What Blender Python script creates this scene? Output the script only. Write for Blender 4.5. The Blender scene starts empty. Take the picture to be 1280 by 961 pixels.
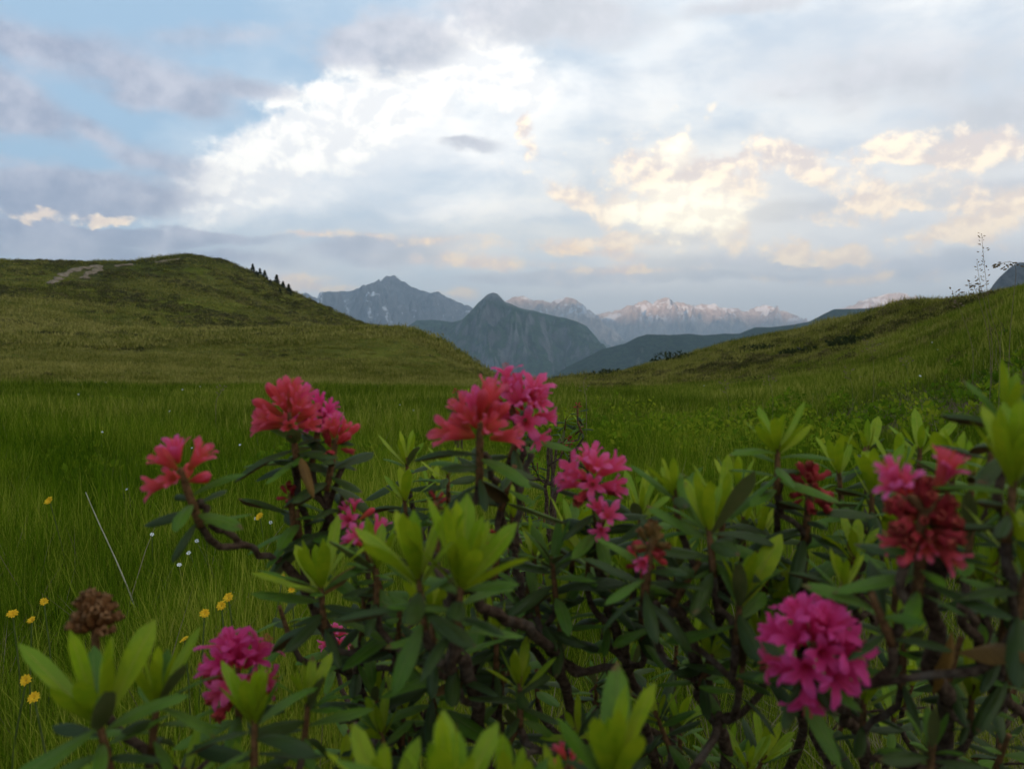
import bpy, bmesh, math, random
import numpy as np
from mathutils import Vector, Matrix, Quaternion

random.seed(7)
rng = np.random.default_rng(7)
scn = bpy.context.scene
COL = scn.collection
R = math.radians

# ------------------------------------------------------------------ camera
CAM_Z = 0.55
FPX = 1005.0                      # focal length in pixels of the 1280 px wide photograph
PITCH = math.atan(48.5 / FPX)     # looking slightly down: eye level sits above the middle
cam_d = bpy.data.cameras.new('camera')
cam = bpy.data.objects.new('camera', cam_d)
COL.objects.link(cam)
scn.camera = cam
cam.location = (0, 0, CAM_Z)
cam.rotation_euler = (math.pi / 2 - PITCH, 0, 0)
cam_d.sensor_width = 36.0
cam_d.lens = 36.0 * FPX / 1280.0
cam_d.clip_start = 0.01
cam_d.clip_end = 60000
cam_d.dof.use_dof = True
cam_d.dof.focus_distance = 1.5
cam_d.dof.aperture_fstop = 11.5

def at(px, py, y):
    """World point seen at photograph pixel (px, py), at world depth y."""
    u = (px - 640.0) / FPX
    v = (480.5 - py) / FPX
    cp, sp = math.cos(PITCH), math.sin(PITCH)
    d = Vector((u, cp + v * sp, -sp + v * cp))
    return Vector((0, 0, CAM_Z)) + d * (y / d.y)

# ------------------------------------------------------------------ sun, sky, exposure
SUN_EL, SUN_AZ = R(5.0), R(-160.0)     # low evening sun behind the camera (azimuth from +Y towards +X)
sd = Vector((math.sin(SUN_AZ) * math.cos(SUN_EL), math.cos(SUN_AZ) * math.cos(SUN_EL), math.sin(SUN_EL)))
sun_d = bpy.data.lights.new('sun', 'SUN')
sun_d.energy = 5.0
sun_d.angle = R(0.5)
sun_d.color = (1.0, 0.66, 0.44)
sun = bpy.data.objects.new('sun', sun_d)
COL.objects.link(sun)
sun.rotation_euler = sd.to_track_quat('Z', 'Y').to_euler()

scn.view_settings.view_transform = 'Standard'
scn.view_settings.look = 'None'
scn.view_settings.exposure = 0.82
scn.view_settings.gamma = 1.0
scn.view_settings.use_curve_mapping = False
scn.cycles.max_bounces = 5
scn.cycles.diffuse_bounces = 2
scn.cycles.glossy_bounces = 2
scn.cycles.transmission_bounces = 2
scn.cycles.transparent_max_bounces = 4
scn.cycles.volume_bounces = 0
scn.cycles.use_denoising = True
scn.cycles.sample_clamp_indirect = 6.0

class NT:
    """Small helper for wiring node trees."""
    def __init__(self, tree):
        self.t = tree
    def n(self, kind, ins=None, **props):
        nd = self.t.nodes.new(kind)
        for k, v in props.items():
            setattr(nd, k, v)
        for k, v in (ins or {}).items():
            s = nd.inputs[k]
            if isinstance(v, bpy.types.NodeSocket):
                self.t.links.new(v, s)
            else:
                s.default_value = v
        return nd
    def m(self, op, a, b=0.0, c=None, clamp=False):
        nd = self.t.nodes.new('ShaderNodeMath')
        nd.operation = op
        nd.use_clamp = clamp
        for i, v in enumerate((a, b, c)):
            if v is None:
                continue
            if isinstance(v, bpy.types.NodeSocket):
                self.t.links.new(v, nd.inputs[i])
            else:
                nd.inputs[i].default_value = v
        return nd.outputs[0]
    def v(self, op, a, b=None):
        nd = self.t.nodes.new('ShaderNodeVectorMath')
        nd.operation = op
        for i, x in enumerate((a, b)):
            if x is None:
                continue
            if isinstance(x, bpy.types.NodeSocket):
                self.t.links.new(x, nd.inputs[i])
            else:
                nd.inputs[i].default_value = x
        return nd.outputs['Value'] if op in ('LENGTH', 'DOT_PRODUCT') else nd.outputs[0]
    def ss(self, x, lo, hi, a=0.0, b=1.0):
        nd = self.n('ShaderNodeMapRange', {0: x, 1: lo, 2: hi, 3: a, 4: b}, interpolation_type='SMOOTHSTEP')
        return nd.outputs[0]
    def mix(self, f, a, b, blend='MIX'):
        nd = self.t.nodes.new('ShaderNodeMix')
        nd.data_type = 'RGBA'
        nd.blend_type = blend
        nd.clamp_factor = True
        for s, x in ((nd.inputs[0], f), (nd.inputs[6], a), (nd.inputs[7], b)):
            if isinstance(x, bpy.types.NodeSocket):
                self.t.links.new(x, s)
            elif isinstance(x, (tuple, list)):
                s.default_value = tuple(x) + ((1.0,) if len(x) == 3 else ())
            else:
                s.default_value = x
        return nd.outputs[2]
    def noise(self, vec, scale, detail=4.0, rough=0.5, dist=0.0, lac=2.0):
        return self.n('ShaderNodeTexNoise', {'Vector': vec, 'Scale': scale, 'Detail': detail, 'Roughness': rough,
                                             'Distortion': dist, 'Lacunarity': lac})

def srgb(r, g, b):
    f = lambda c: c / 12.92 if c <= 0.04045 else ((c + 0.055) / 1.055) ** 2.4
    return tuple(f(x / 255.0) for x in (r, g, b))

world = bpy.data.worlds.new('World')
scn.world = world
world.use_nodes = True
wt = world.node_tree
wt.nodes.clear()
W = NT(wt)
SKY_K = 0.12                               # strength of the background
def sky_col(r, g, b, k=1.0):             # a display colour as radiance before that strength
    return tuple(c * k * w / 0.1 for c, w in zip(srgb(r, g, b), (0.89, 0.86, 0.81)))

tc = W.n('ShaderNodeTexCoord')
sep = W.n('ShaderNodeSeparateXYZ', {0: tc.outputs['Generated']})
az = W.m('ARCTAN2', sep.outputs[0], sep.outputs[1])
el = W.m('ARCSINE', sep.outputs[2])
# directions are unwrapped to (azimuth, elevation) in units of one "photo pixel" / 100
PV = W.n('ShaderNodeCombineXYZ', {0: W.m('MULTIPLY', az, FPX / 100), 1: W.m('MULTIPLY', el, FPX / 100), 2: 0.0}).outputs[0]
# 3-D direction for noise with no seam; stretched sideways as stratus is
dirs = W.v('MULTIPLY', tc.outputs['Generated'], (1.0, 1.0, 2.2))
n_big = W.noise(dirs, 2.6, 6.0, 0.55, 0.3)
n_mid = W.noise(dirs, 7.0, 8.0, 0.58, 0.2)
n_puff = W.noise(W.v('MULTIPLY', tc.outputs['Generated'], (1.0, 1.0, 1.35)), 17.0, 9.0, 0.56, 0.15)
n_fine = W.noise(tc.outputs['Generated'], 52.0, 6.0, 0.6, 0.0)
n_puff2 = W.noise(W.v('ADD', W.v('MULTIPLY', tc.outputs['Generated'], (1.0, 1.0, 1.35)), (0.006, 0.0, -0.010)), 17.0, 9.0, 0.56, 0.15)
warp = W.v('MULTIPLY', W.v('SUBTRACT', n_mid.outputs['Color'], (0.5, 0.5, 0.5)), (1.0, 0.55, 0.0))
PW = W.v('ADD', PV, warp)
warp2 = W.v('MULTIPLY', W.v('SUBTRACT', n_puff.outputs['Color'], (0.5, 0.5, 0.5)), (0.55, 0.45, 0.0))
PC = W.v('ADD', W.v('ADD', PV, W.v('MULTIPLY', warp, (0.45, 0.45, 0.0))), warp2)

_chain = None
def blob_field(vec, blobs):
    """Largest of (1 - normalised distance) over ellipses (px, py, half width, half height, tilt, weight)."""
    global _chain
    acc = None
    src = vec
    for i, (px, py, rx, ry, rot, wgt) in enumerate(blobs):
        if i % 4 == 0 and _chain is not None:      # evaluate a few at a time: keeps the shader small
            vec = W.v('ADD', src, W.m('MULTIPLY', _chain, 1e-7))
        p = at(px, py, 1000.0) - Vector((0, 0, CAM_Z))
        a0 = math.atan2(p.x, p.y) * FPX / 100
        e0 = math.asin(p.z / p.length) * FPX / 100
        mp = W.n('ShaderNodeMapping', {'Vector': vec, 'Location': (a0, e0, 0), 'Rotation': (0, 0, R(rot)),
                                       'Scale': (rx / 100, ry / 100, 1)}, vector_type='TEXTURE')
        g = W.m('MULTIPLY_ADD', W.v('LENGTH', mp.outputs[0]), -wgt, wgt)
        if acc is None:
            acc = g
        else:
            nd = W.n('ShaderNodeMath', {0: acc, 1: g, 2: 0.25}, operation='SMOOTH_MAX')
            acc = nd.outputs[0]
        _chain = acc
    return acc

sky_tex = W.n('ShaderNodeTexSky', sky_type='NISHITA', sun_disc=False, sun_elevation=SUN_EL, sun_rotation=SUN_AZ,
              altitude=1700.0, air_density=1.0, dust_density=0.6, ozone_density=1.5)
elp = W.m('MULTIPLY', el, FPX)               # elevation in photo pixels above eye level
nb = n_big.outputs[0]; nm = n_mid.outputs[0]; npf = W.m('MULTIPLY_ADD', n_fine.outputs[0], 0.30, W.m('MULTIPLY', n_puff.outputs[0], 0.70)); npf2 = W.m('MULTIPLY_ADD', n_fine.outputs[0], 0.30, W.m('MULTIPLY', n_puff2.outputs[0], 0.70))
ctr = lambda x: W.m('SUBTRACT', x, 0.5)
# open sky: Rayleigh sky, veiled by thin high cloud that thickens to the right and towards the horizon
c_blue = W.mix(0.80, sky_tex.outputs[0], sky_col(142, 170, 198))
veil_amt = W.m('ADD', W.m('MULTIPLY', W.v('DOT_PRODUCT', tc.outputs['Generated'], (1.0, 0.0, 0.0)), 1.3), 0.46)
veil_amt = W.m('ADD', veil_amt, W.m('MULTIPLY', ctr(nb), 2.0))
veil_amt = W.m('ADD', veil_amt, W.m('MULTIPLY', ctr(nm), 0.7))
veil = W.m('ADD', veil_amt, W.ss(elp, 330.0, 0.0, 0.0, 0.55), clamp=True)
c_veil = W.mix(W.ss(nm, 0.35, 0.65), sky_col(190, 195, 204), sky_col(214, 217, 221))
c_veil = W.mix(W.ss(elp, 260.0, 20.0, 0.0, 0.8), c_veil, sky_col(208, 206, 207))
base = W.mix(W.m('MULTIPLY', veil, 0.92), c_blue, c_veil)

def sel(field, nz, k, lo, hi, top=1.0):
    return W.ss(W.m('MULTIPLY_ADD', ctr(nz), k, field), lo, hi, 0.0, top)

shade = W.ss(W.m('SUBTRACT', npf, npf2), -0.045, 0.055)     # lit against shaded sides of the puffs
# cloud cover away from the blobs that were placed one by one (the rest of the sky dome)
side = W.ss(W.m('ABSOLUTE', az), 0.62, 0.85)
over = W.m('MAXIMUM', side, W.ss(elp, 440.0, 640.0))
gen_grey = W.m('MULTIPLY', W.ss(nb, 0.46, 0.62), over)
gen_white = W.m('MULTIPLY', W.m('MULTIPLY', W.ss(npf, 0.52, 0.64), over), W.ss(nb, 0.60, 0.45))

# 1 the long bright anvil: crisp billowed upper edge, fading into the veil below
f_white = blob_field(PC, [(430, 165, 290, 48, 27, 1.0), (262, 232, 80, 26, 26, 1.0), (330, 192, 110, 40, 27, 1.0), (420, 150, 120, 58, 24, 1.1), (500, 118, 110, 62, 18, 1.1), (590, 80, 90, 52, 10, 1.1), (640, 110, 70, 60, 0, 0.8),
                          (215, 250, 60, 16, 15, 0.8)])
m_white = sel(f_white, npf, 2.0, 0.00, 0.5)
f_soft = blob_field(PW, [(480, 190, 260, 75, 14, 1.0), (380, 240, 260, 40, 6, 0.8), (600, 190, 160, 90, 0, 0.7), (560, 262, 220, 34, 0, 0.7), (700, 130, 120, 60, 20, 0.5)])
m_soft = sel(f_soft, nm, 0.9, 0.0, 0.75)
c_soft = W.mix(W.ss(nm, 0.36, 0.62), sky_col(208, 212, 219), sky_col(228, 229, 231))
s0 = W.mix(W.m('MULTIPLY', m_soft, 0.85), base, c_soft)
c_white = W.mix(shade, sky_col(208, 211, 217), sky_col(230, 230, 229))
s1 = W.mix(W.m('MAXIMUM', W.m('MULTIPLY', m_white, 0.92), W.m('MULTIPLY', gen_white, 0.8)), s0, c_white)
# 2 grey blue stratus
f_grey = blob_field(PW, [(60, 60, 150, 40, -10, 0.55), (300, 40, 120, 26, 10, 0.5), (180, 200, 120, 26, -10, 0.6), (60, 238, 190, 36, 2, 1.3), (10, 130, 90, 45, -25, 1.1), (100, 165, 110, 24, -18, 0.8), (215, 115, 100, 30, -8, 0.8), (320, 112, 70, 16, 0, 0.6),
                         (150, 293, 210, 15, 0, 1.4), (40, 312, 220, 22, 0, 1.0), (475, 55, 130, 42, 6, 1.0), (680, 22, 170, 38, 0, 0.9), (940, 5, 90, 16, 0, 0.8),
                         (480, 312, 150, 26, 0, 1.0), (590, 186, 50, 10, 0, 0.7), (260, 325, 170, 22, 0, 0.8), (1140, 90, 260, 60, -8, 0.55), (1240, 150, 130, 60, 0, 0.6),
                         (800, 349, 340, 11, 0, 1.0), (1000, 262, 90, 30, 0, 0.7), (930, 330, 170, 18, 0, 0.7), (1150, 335, 220, 24, 0, 0.7), (1220, 240, 160, 26, 0, 0.6), (818, 222, 26, 11, 0, 0.9), (830, 300, 120, 12, 0, 0.6)])
m_grey = sel(f_grey, nm, 1.4, 0.0, 0.55)
c_grey = W.mix(W.ss(az, -0.6, 0.2), sky_col(128, 138, 162), sky_col(172, 177, 187))
c_grey = W.mix(W.ss(npf, 0.35, 0.68), c_grey, W.mix(0.4, c_grey, sky_col(208, 208, 218)))
s2 = W.mix(W.m('MAXIMUM', W.m('MULTIPLY', m_grey, 0.92), W.m('MULTIPLY', gen_grey, 0.75)), s1, c_grey)
# 3 warm lit cumulus
f_cu = blob_field(PC, [(850, 240, 130, 75, 0, 0.8), (1110, 235, 90, 45, -5, 0.35), (845, 268, 95, 36, 4, 1.2), (908, 268, 32, 36, 60, 1.2), (780, 262, 60, 26, 20, 1.0), (840, 192, 44, 30, 0, 1.1), (860, 228, 60, 26, 0, 0.8), (965, 192, 66, 24, -8, 1.0),
                       (1010, 215, 40, 20, -20, 0.8), (920, 205, 50, 20, 0, 0.7), (1130, 192, 74, 17, -4, 1.1), (1215, 182, 80, 24, -8, 1.0), (1085, 258, 60, 36, 10, 0.9), (1140, 262, 40, 9, -8, 0.8), (1195, 292, 64, 20, 0, 0.9),
                       (995, 318, 32, 16, 0, 1.0), (1052, 320, 44, 13, 0, 1.0), (658, 165, 14, 20, 0, 1.0), (660, 190, 20, 18, 0, 0.6), (712, 245, 80, 20, -30, 0.7), (1260, 260, 50, 30, 0, 0.5),
                       (760, 305, 110, 20, 0, 0.8), (130, 276, 36, 9, 0, 1.1), (48, 274, 34, 8, 0, 0.8)])
m_cu = sel(f_cu, npf, 3.0, 0.02, 0.52)
hot = blob_field(PC, [(850, 266, 115, 46, 0, 1.2), (908, 268, 40, 44, 0, 1.1), (842, 188, 40, 24, 0, 0.7)])
c_cu = W.mix(shade, sky_col(200, 191, 190), sky_col(242, 228, 208))
c_cu = W.mix(W.ss(elp, 230.0, 100.0), c_cu, W.mix(0.5, c_cu, sky_col(236, 213, 184)))
c_cu = W.mix(W.m('MULTIPLY', W.ss(hot, -0.05, 0.7), W.m('MULTIPLY_ADD', shade, 0.45, 0.55)), c_cu, sky_col(255, 250, 230))
# a broad pale glow of thin sunlit cloud round the brightest cumulus
f_gl = blob_field(PW, [(850, 255, 260, 130, 0, 1.0), (700, 300, 330, 70, 0, 0.8), (1120, 230, 200, 90, 0, 0.5)])
s2 = W.mix(W.m('MULTIPLY', W.ss(W.m('MULTIPLY_ADD', ctr(nm), 1.0, f_gl), 0.0, 1.0), 0.50), s2, sky_col(236, 228, 214))
s3 = W.mix(W.m('MULTIPLY', m_cu, 0.92), s2, c_cu)
# 4 peach streaks low over the mountains
f_pe = blob_field(PW, [(390, 355, 70, 12, -4, 1.0), (610, 330, 120, 13, -5, 1.0), (710, 318, 130, 13, -6, 1.0), (800, 344, 110, 9, 2, 1.1), (380, 296, 50, 8, 0, 0.9), (545, 304, 70, 8, 0, 0.8),
                       (565, 370, 30, 10, 0, 0.9), (450, 296, 90, 8, 0, 0.6), (1000, 350, 180, 8, 0, 0.4)])
m_pe = sel(f_pe, npf, 3.2, -0.05, 0.8)
s4 = W.mix(W.m('MULTIPLY', m_pe, 0.85), s3, W.mix(shade, sky_col(210, 192, 183), sky_col(236, 212, 182)))
# below the horizon the dome simply carries on in the colour of the low haze
sky_final = W.mix(W.ss(el, -0.02, -0.12), s4, sky_col(120, 128, 135))
bg = W.n('ShaderNodeBackground', {'Color': sky_final, 'Strength': SKY_K})
wo = W.n('ShaderNodeOutputWorld', {'Surface': bg.outputs[0]})
world.cycles.sampling_method = 'MANUAL'
world.cycles.sample_map_resolution = 512

# ------------------------------------------------------------------ object helpers
def tag(o, label=None, cat=None, group=None, kind=None):
    if label: o['label'] = label
    if cat: o['category'] = cat
    if group: o['group'] = group
    if kind: o['kind'] = kind
    return o

def np_mesh(name, verts, faces, mat=None, smooth=True, uv=None):
    """faces: (n,3) or (n,4) int array, or a list of such arrays."""
    me = bpy.data.meshes.new(name)
    verts = np.asarray(verts, dtype=np.float64)
    if not isinstance(faces, list):
        faces = [faces]
    faces = [np.asarray(f, dtype=np.int32) for f in faces if len(f)]
    me.vertices.add(len(verts))
    me.vertices.foreach_set('co', verts.ravel())
    loops = np.concatenate([f.ravel() for f in faces])
    tot = np.concatenate([np.full(len(f), f.shape[1], dtype=np.int32) for f in faces])
    st = np.concatenate(([0], np.cumsum(tot)[:-1])).astype(np.int32)
    me.loops.add(len(loops))
    me.loops.foreach_set('vertex_index', loops)
    me.polygons.add(len(tot))
    me.polygons.foreach_set('loop_start', st)
    me.polygons.foreach_set('loop_total', tot)
    if uv is not None:
        l = me.uv_layers.new(name='uv')
        l.data.foreach_set('uv', np.asarray(uv)[loops].ravel())
    me.update(calc_edges=True)
    me.validate()
    if smooth:
        me.polygons.foreach_set('use_smooth', np.ones(len(me.polygons), dtype=bool))
    if mat:
        me.materials.append(mat)
    return me

def obj(name, me, parent=None, loc=None, coll=None):
    o = bpy.data.objects.new(name, me)
    (coll or COL).objects.link(o)
    if parent: o.parent = parent
    if loc is not None: o.location = loc
    return o

def empty(name, loc):
    o = bpy.data.objects.new(name, None)
    o.empty_display_size = 0.05
    COL.objects.link(o)
    o.location = loc
    return o

def grid_faces(nu, nv, wrap_u=False):
    """Quads over a grid with index i*nv+j (i over u)."""
    i = np.arange(nu if wrap_u else nu - 1)
    j = np.arange(nv - 1)
    I, J = np.meshgrid(i, j, indexing='ij')
    I2 = (I + 1) % nu
    return np.stack([I * nv + J, I2 * nv + J, I2 * nv + J + 1, I * nv + J + 1], -1).reshape(-1, 4)

# gradient noise on arrays
_perm = np.random.default_rng(3).permutation(512)
_perm = np.concatenate([_perm, _perm])
def perlin(x, y, seed=0):
    x = np.asarray(x, float) + seed * 17.31; y = np.asarray(y, float) + seed * 9.17
    xi = np.floor(x).astype(np.int64); yi = np.floor(y).astype(np.int64)
    xf = x - xi; yf = y - yi
    u = xf ** 3 * (xf * (xf * 6 - 15) + 10); v = yf ** 3 * (yf * (yf * 6 - 15) + 10)
    def g(ix, iy, fx, fy):
        a = _perm[(_perm[ix % 512] + iy) % 512] * (2 * math.pi / 512)
        return np.cos(a) * fx + np.sin(a) * fy
    n0 = g(xi, yi, xf, yf); n1 = g(xi + 1, yi, xf - 1, yf)
    n2 = g(xi, yi + 1, xf, yf - 1); n3 = g(xi + 1, yi + 1, xf - 1, yf - 1)
    return ((n0 * (1 - u) + n1 * u) * (1 - v) + (n2 * (1 - u) + n3 * u) * v) * 1.45
def fbm(x, y, octv=4, gain=0.5, lac=2.03, seed=0):
    t, a, f = 0, 1.0, 1.0
    for k in range(octv):
        t = t + a * perlin(x * f, y * f, seed + k * 3); a *= gain; f *= lac
    return t
def ridged(x, y, octv=4, gain=0.5, lac=2.1, seed=0):
    t, a, f, n = 0, 1.0, 1.0, 0.0
    for k in range(octv):
        t = t + a * (1 - np.abs(perlin(x * f, y * f, seed + k * 3)) * 1.6); n += a; a *= gain; f *= lac
    return t / n
def sstep(x, a, b):
    t = np.clip((x - a) / (b - a), 0, 1)
    return t * t * (3 - 2 * t)

def new_mat(name):
    m = bpy.data.materials.new(name)
    m.use_nodes = True
    m.node_tree.nodes.clear()
    return m, NT(m.node_tree)
def out(T, shader):
    T.n('ShaderNodeOutputMaterial', {'Surface': shader})

# ------------------------------------------------------------------ the near land: one sheet of ground
RINGS = [0.2, 1.0, 2.0, 3.5, 6.0, 12.0, 25.0, 45.0, 70.0, 100.0, 140.0, 190.0, 240.0, 300.0, 420.0, 800.0, 1500.0, 3000.0, 24000.0]
# photograph rows of the ground seen at the ring distances 6 m .. 240 m, for columns of the photograph
TAB = {
    -1500: [530, 495, 482, 468, 450, 430, 400, 370, 350],
    -500: [528, 495, 482, 466, 447, 422, 388, 352, 328],
    0:    [527, 497, 483, 467, 448, 424, 388, 352, 328],
    60:   [527, 497, 483, 467, 448, 424, 390, 353, 328.5],
    130:  [527, 497, 483, 468, 449, 427, 412, 355, 328.5],
    200:  [527, 497, 484, 469, 450, 424, 411, 360, 326],
    240:  [527, 497, 484, 469, 451, 421, 411, 362, 323],
    275:  [527, 497, 484, 470, 452, 419, 411, 366, 328],
    300:  [527, 497, 484, 470, 452, 418, 411.5, 372, 336],
    350:  [527, 497, 485, 471, 452, 417, 412, 389, 359],
    400:  [527, 497, 485, 471, 450, 415, 411.5, 401, 382],
    440:  [527, 497, 485, 472, 449, 412, 410, 406, 403],
    500:  [527, 498, 485, 473, 452, 412.5, 416, 418, 420],
    540:  [527, 498, 486, 474, 456, 425, 430, 440, 450],
    570:  [527, 498, 486, 475, 462, 444, 452, 462, 475],
    600:  [527, 499, 486, 476, 470, 466, 474, 480, 490],
    645:  [527, 500, 487, 480, 479, 480, 484, 490, 500],
    690:  [527, 500, 488, 482, 479, 482, 487, 495, 505],
    760:  [526, 500, 486, 478, 472, 476, 484, 495, 505],
    800:  [525, 499, 485, 474, 461, 467, 480, 492, 505],
    840:  [524, 498, 482, 466, 452, 458, 472, 490, 505],
    920:  [520, 495, 474, 450, 432, 440, 455, 475, 495],
    1000: [512, 485, 455, 430, 418, 428, 440, 460, 480],
    1060: [506, 474, 438, 411, 402, 410, 425, 440, 460],
    1135: [492, 452, 408, 381, 386, 396, 405, 420, 440],
    1200: [474, 425, 386, 379, 386, 396, 405, 420, 440],
    1280: [430, 378, 362, 366, 376, 388, 400, 415, 430],
    1400: [395, 360, 350, 352, 364, 378, 392, 405, 420],
    2000: [390, 350, 340, 345, 360, 375, 390, 400, 420],
}
NAZ = 1440
_azs = (np.arange(NAZ) / NAZ) * 2 * math.pi - math.pi
_lr = np.log(np.array(RINGS))
def _build_table():
    Z = np.zeros((NAZ, len(RINGS)))
    cols = sorted(TAB)
    caz = np.array([math.atan((c - 640) / FPX) for c in cols])
    for k in range(9):
        ri = 4 + k
        zc = []
        for c, a in zip(cols, caz):
            zc.append(at(640, TAB[c][k], RINGS[ri] * math.cos(a)).z)
        zz = np.interp(_azs, caz, zc)
        back = sstep(np.abs(_azs), 1.25, 2.2)                 # behind the camera: plain gently rising pasture
        Z[:, ri] = zz * (1 - back) + back * (0.02 * RINGS[ri])
    near_r = sstep(_azs, 0.30, 0.60) * (1 - sstep(_azs, 1.8, 2.4))  # bank on the right
    Z[:, 1] = 0.02 * near_r
    Z[:, 2] = 0.07 * near_r
    Z[:, 3] = Z[:, 4] * 0.5 + 0.03 * near_r
    back = sstep(np.abs(_azs), 1.25, 2.2)
    Z[:, 13] = Z[:, 12] - 10
    Z[:, 14] = Z[:, 12] - 45
    Z[:, 15] = -130 + np.maximum(Z[:, 12], 0) * 0.3
    Z[:, 16] = -230
    Z[:, 17] = -300
    Z[:, 18] = -310
    for ri, v in ((13, 8), (14, 12), (15, 25), (16, 40), (17, 60)):
        Z[:, ri] = Z[:, ri] * (1 - back) + back * v
    # smooth a little in azimuth
    k = np.hanning(9)[1:-1]; k /= k.sum()
    Zp = np.concatenate([Z[-3:], Z, Z[:3]])
    return np.stack([np.convolve(Zp[:, i], k, mode='valid') for i in range(Z.shape[1])], 1)
_Z = _build_table()
_h = np.diff(_lr)
_D = np.diff(_Z, axis=1) / _h
_M = np.zeros_like(_Z)
for i in range(1, len(RINGS) - 1):
    d0, d1 = _D[:, i - 1], _D[:, i]
    w1, w2 = 2 * _h[i] + _h[i - 1], _h[i] + 2 * _h[i - 1]
    ok = d0 * d1 > 0
    _M[:, i] = np.where(ok, (w1 + w2) / (w1 / np.where(ok, d0, 1) + w2 / np.where(ok, d1, 1)), 0)

def ground_z(x, y, bumps=True):
    x = np.asarray(x, float); y = np.asarray(y, float)
    r = np.hypot(x, y); a = np.arctan2(x, y)
    t = np.clip(np.log(np.maximum(r, 1e-6)), _lr[0], _lr[-1] - 1e-9)
    i = np.clip(np.searchsorted(_lr, t, side='right') - 1, 0, len(RINGS) - 2)
    h = _h[i]; s = (t - _lr[i]) / h
    fa = (a + math.pi) / (2 * math.pi) * NAZ
    i0 = np.floor(fa).astype(int); f = fa - i0
    i0 = i0 % NAZ; i1 = (i0 + 1) % NAZ
    L = lambda A, k: A[i0, k] * (1 - f) + A[i1, k] * f
    z0, z1, m0, m1 = L(_Z, i), L(_Z, i + 1), L(_M, i), L(_M, i + 1)
    z = (2 * s**3 - 3 * s**2 + 1) * z0 + (s**3 - 2 * s**2 + s) * h * m0 + (-2 * s**3 + 3 * s**2) * z1 + (s**3 - s**2) * h * m1
    if bumps:
        # hummocks of alpine pasture: small near the path, larger on the slopes
        z = z + 0.02 * fbm(x * 1.7, y * 1.7, 3, seed=1) * sstep(r, 0.6, 2.0)
        z = z + 0.10 * fbm(x * 0.45, y * 0.45, 3, seed=5) * sstep(r, 8, 25) * (1 - sstep(r, 400, 900))
        z = z + 0.55 * fbm(x * 0.085, y * 0.085, 4, seed=9) * sstep(r, 25, 75) * (1 - sstep(r, 500, 1200))
        z = z + 0.9 * fbm(x * 0.035, y * 0.035, 3, seed=12) * sstep(r, 90, 170)
        z = z + 12.0 * fbm(x * 0.0012, y * 0.0012, 4, seed=15) * sstep(r, 1200, 3000)
    return z
def gz(x, y):
    return float(ground_z(np.array([x]), np.array([y]))[0])

def soil_mask(x, y):
    """Trodden bare soil on the near right bank."""
    r = np.hypot(x, y); a = np.arctan2(x, y)
    pxs = 640 + FPX * np.tan(np.clip(a, -1.2, 1.2))
    n = fbm(x * 2.3, y * 2.3, 3, seed=40)
    m = np.exp(-((x - 2.05) / 0.42) ** 2 - ((y - 3.7) / 1.0) ** 2) + np.exp(-((x - 2.3) / 0.5) ** 2 - ((y - 4.4) / 0.5) ** 2)
    return sstep(m + 0.35 * n, 0.35, 0.7)

def build_ground(mat):
    a_f = np.radians(np.linspace(-40, 40, 560))
    a_b = np.radians(np.linspace(40, 320, 142)[1:-1])
    A = np.concatenate([a_f, a_b])
    r = [0.25]
    while r[-1] < 600: r.append(r[-1] * 1.0205)
    while r[-1] < 17500: r.append(r[-1] * 1.09)
    Rr = np.array(r)
    AA, RR = np.meshgrid(A, Rr, indexing='ij')
    X = np.sin(AA) * RR; Y = np.cos(AA) * RR
    Zz = ground_z(X, Y)
    V = np.stack([X, Y, Zz], -1).reshape(-1, 3)
    n = len(V)
    V = np.vstack([V, [[0, 0, float(ground_z(np.array([0.0]), np.array([0.25]))[0])]]])
    nu, nv = len(A), len(Rr)
    F = grid_faces(nu, nv, True)[:, ::-1]
    i = np.arange(nu)
    T = np.stack([np.full(nu, n), ((i + 1) % nu) * nv, i * nv], -1)
    me = np_mesh('ground', V, [F, T], mat)
    at_ = me.attributes.new('soil', 'FLOAT', 'POINT')
    at_.data.foreach_set('value', soil_mask(V[:, 0], V[:, 1]).astype(np.float32))
    return obj('ground', me)

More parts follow.
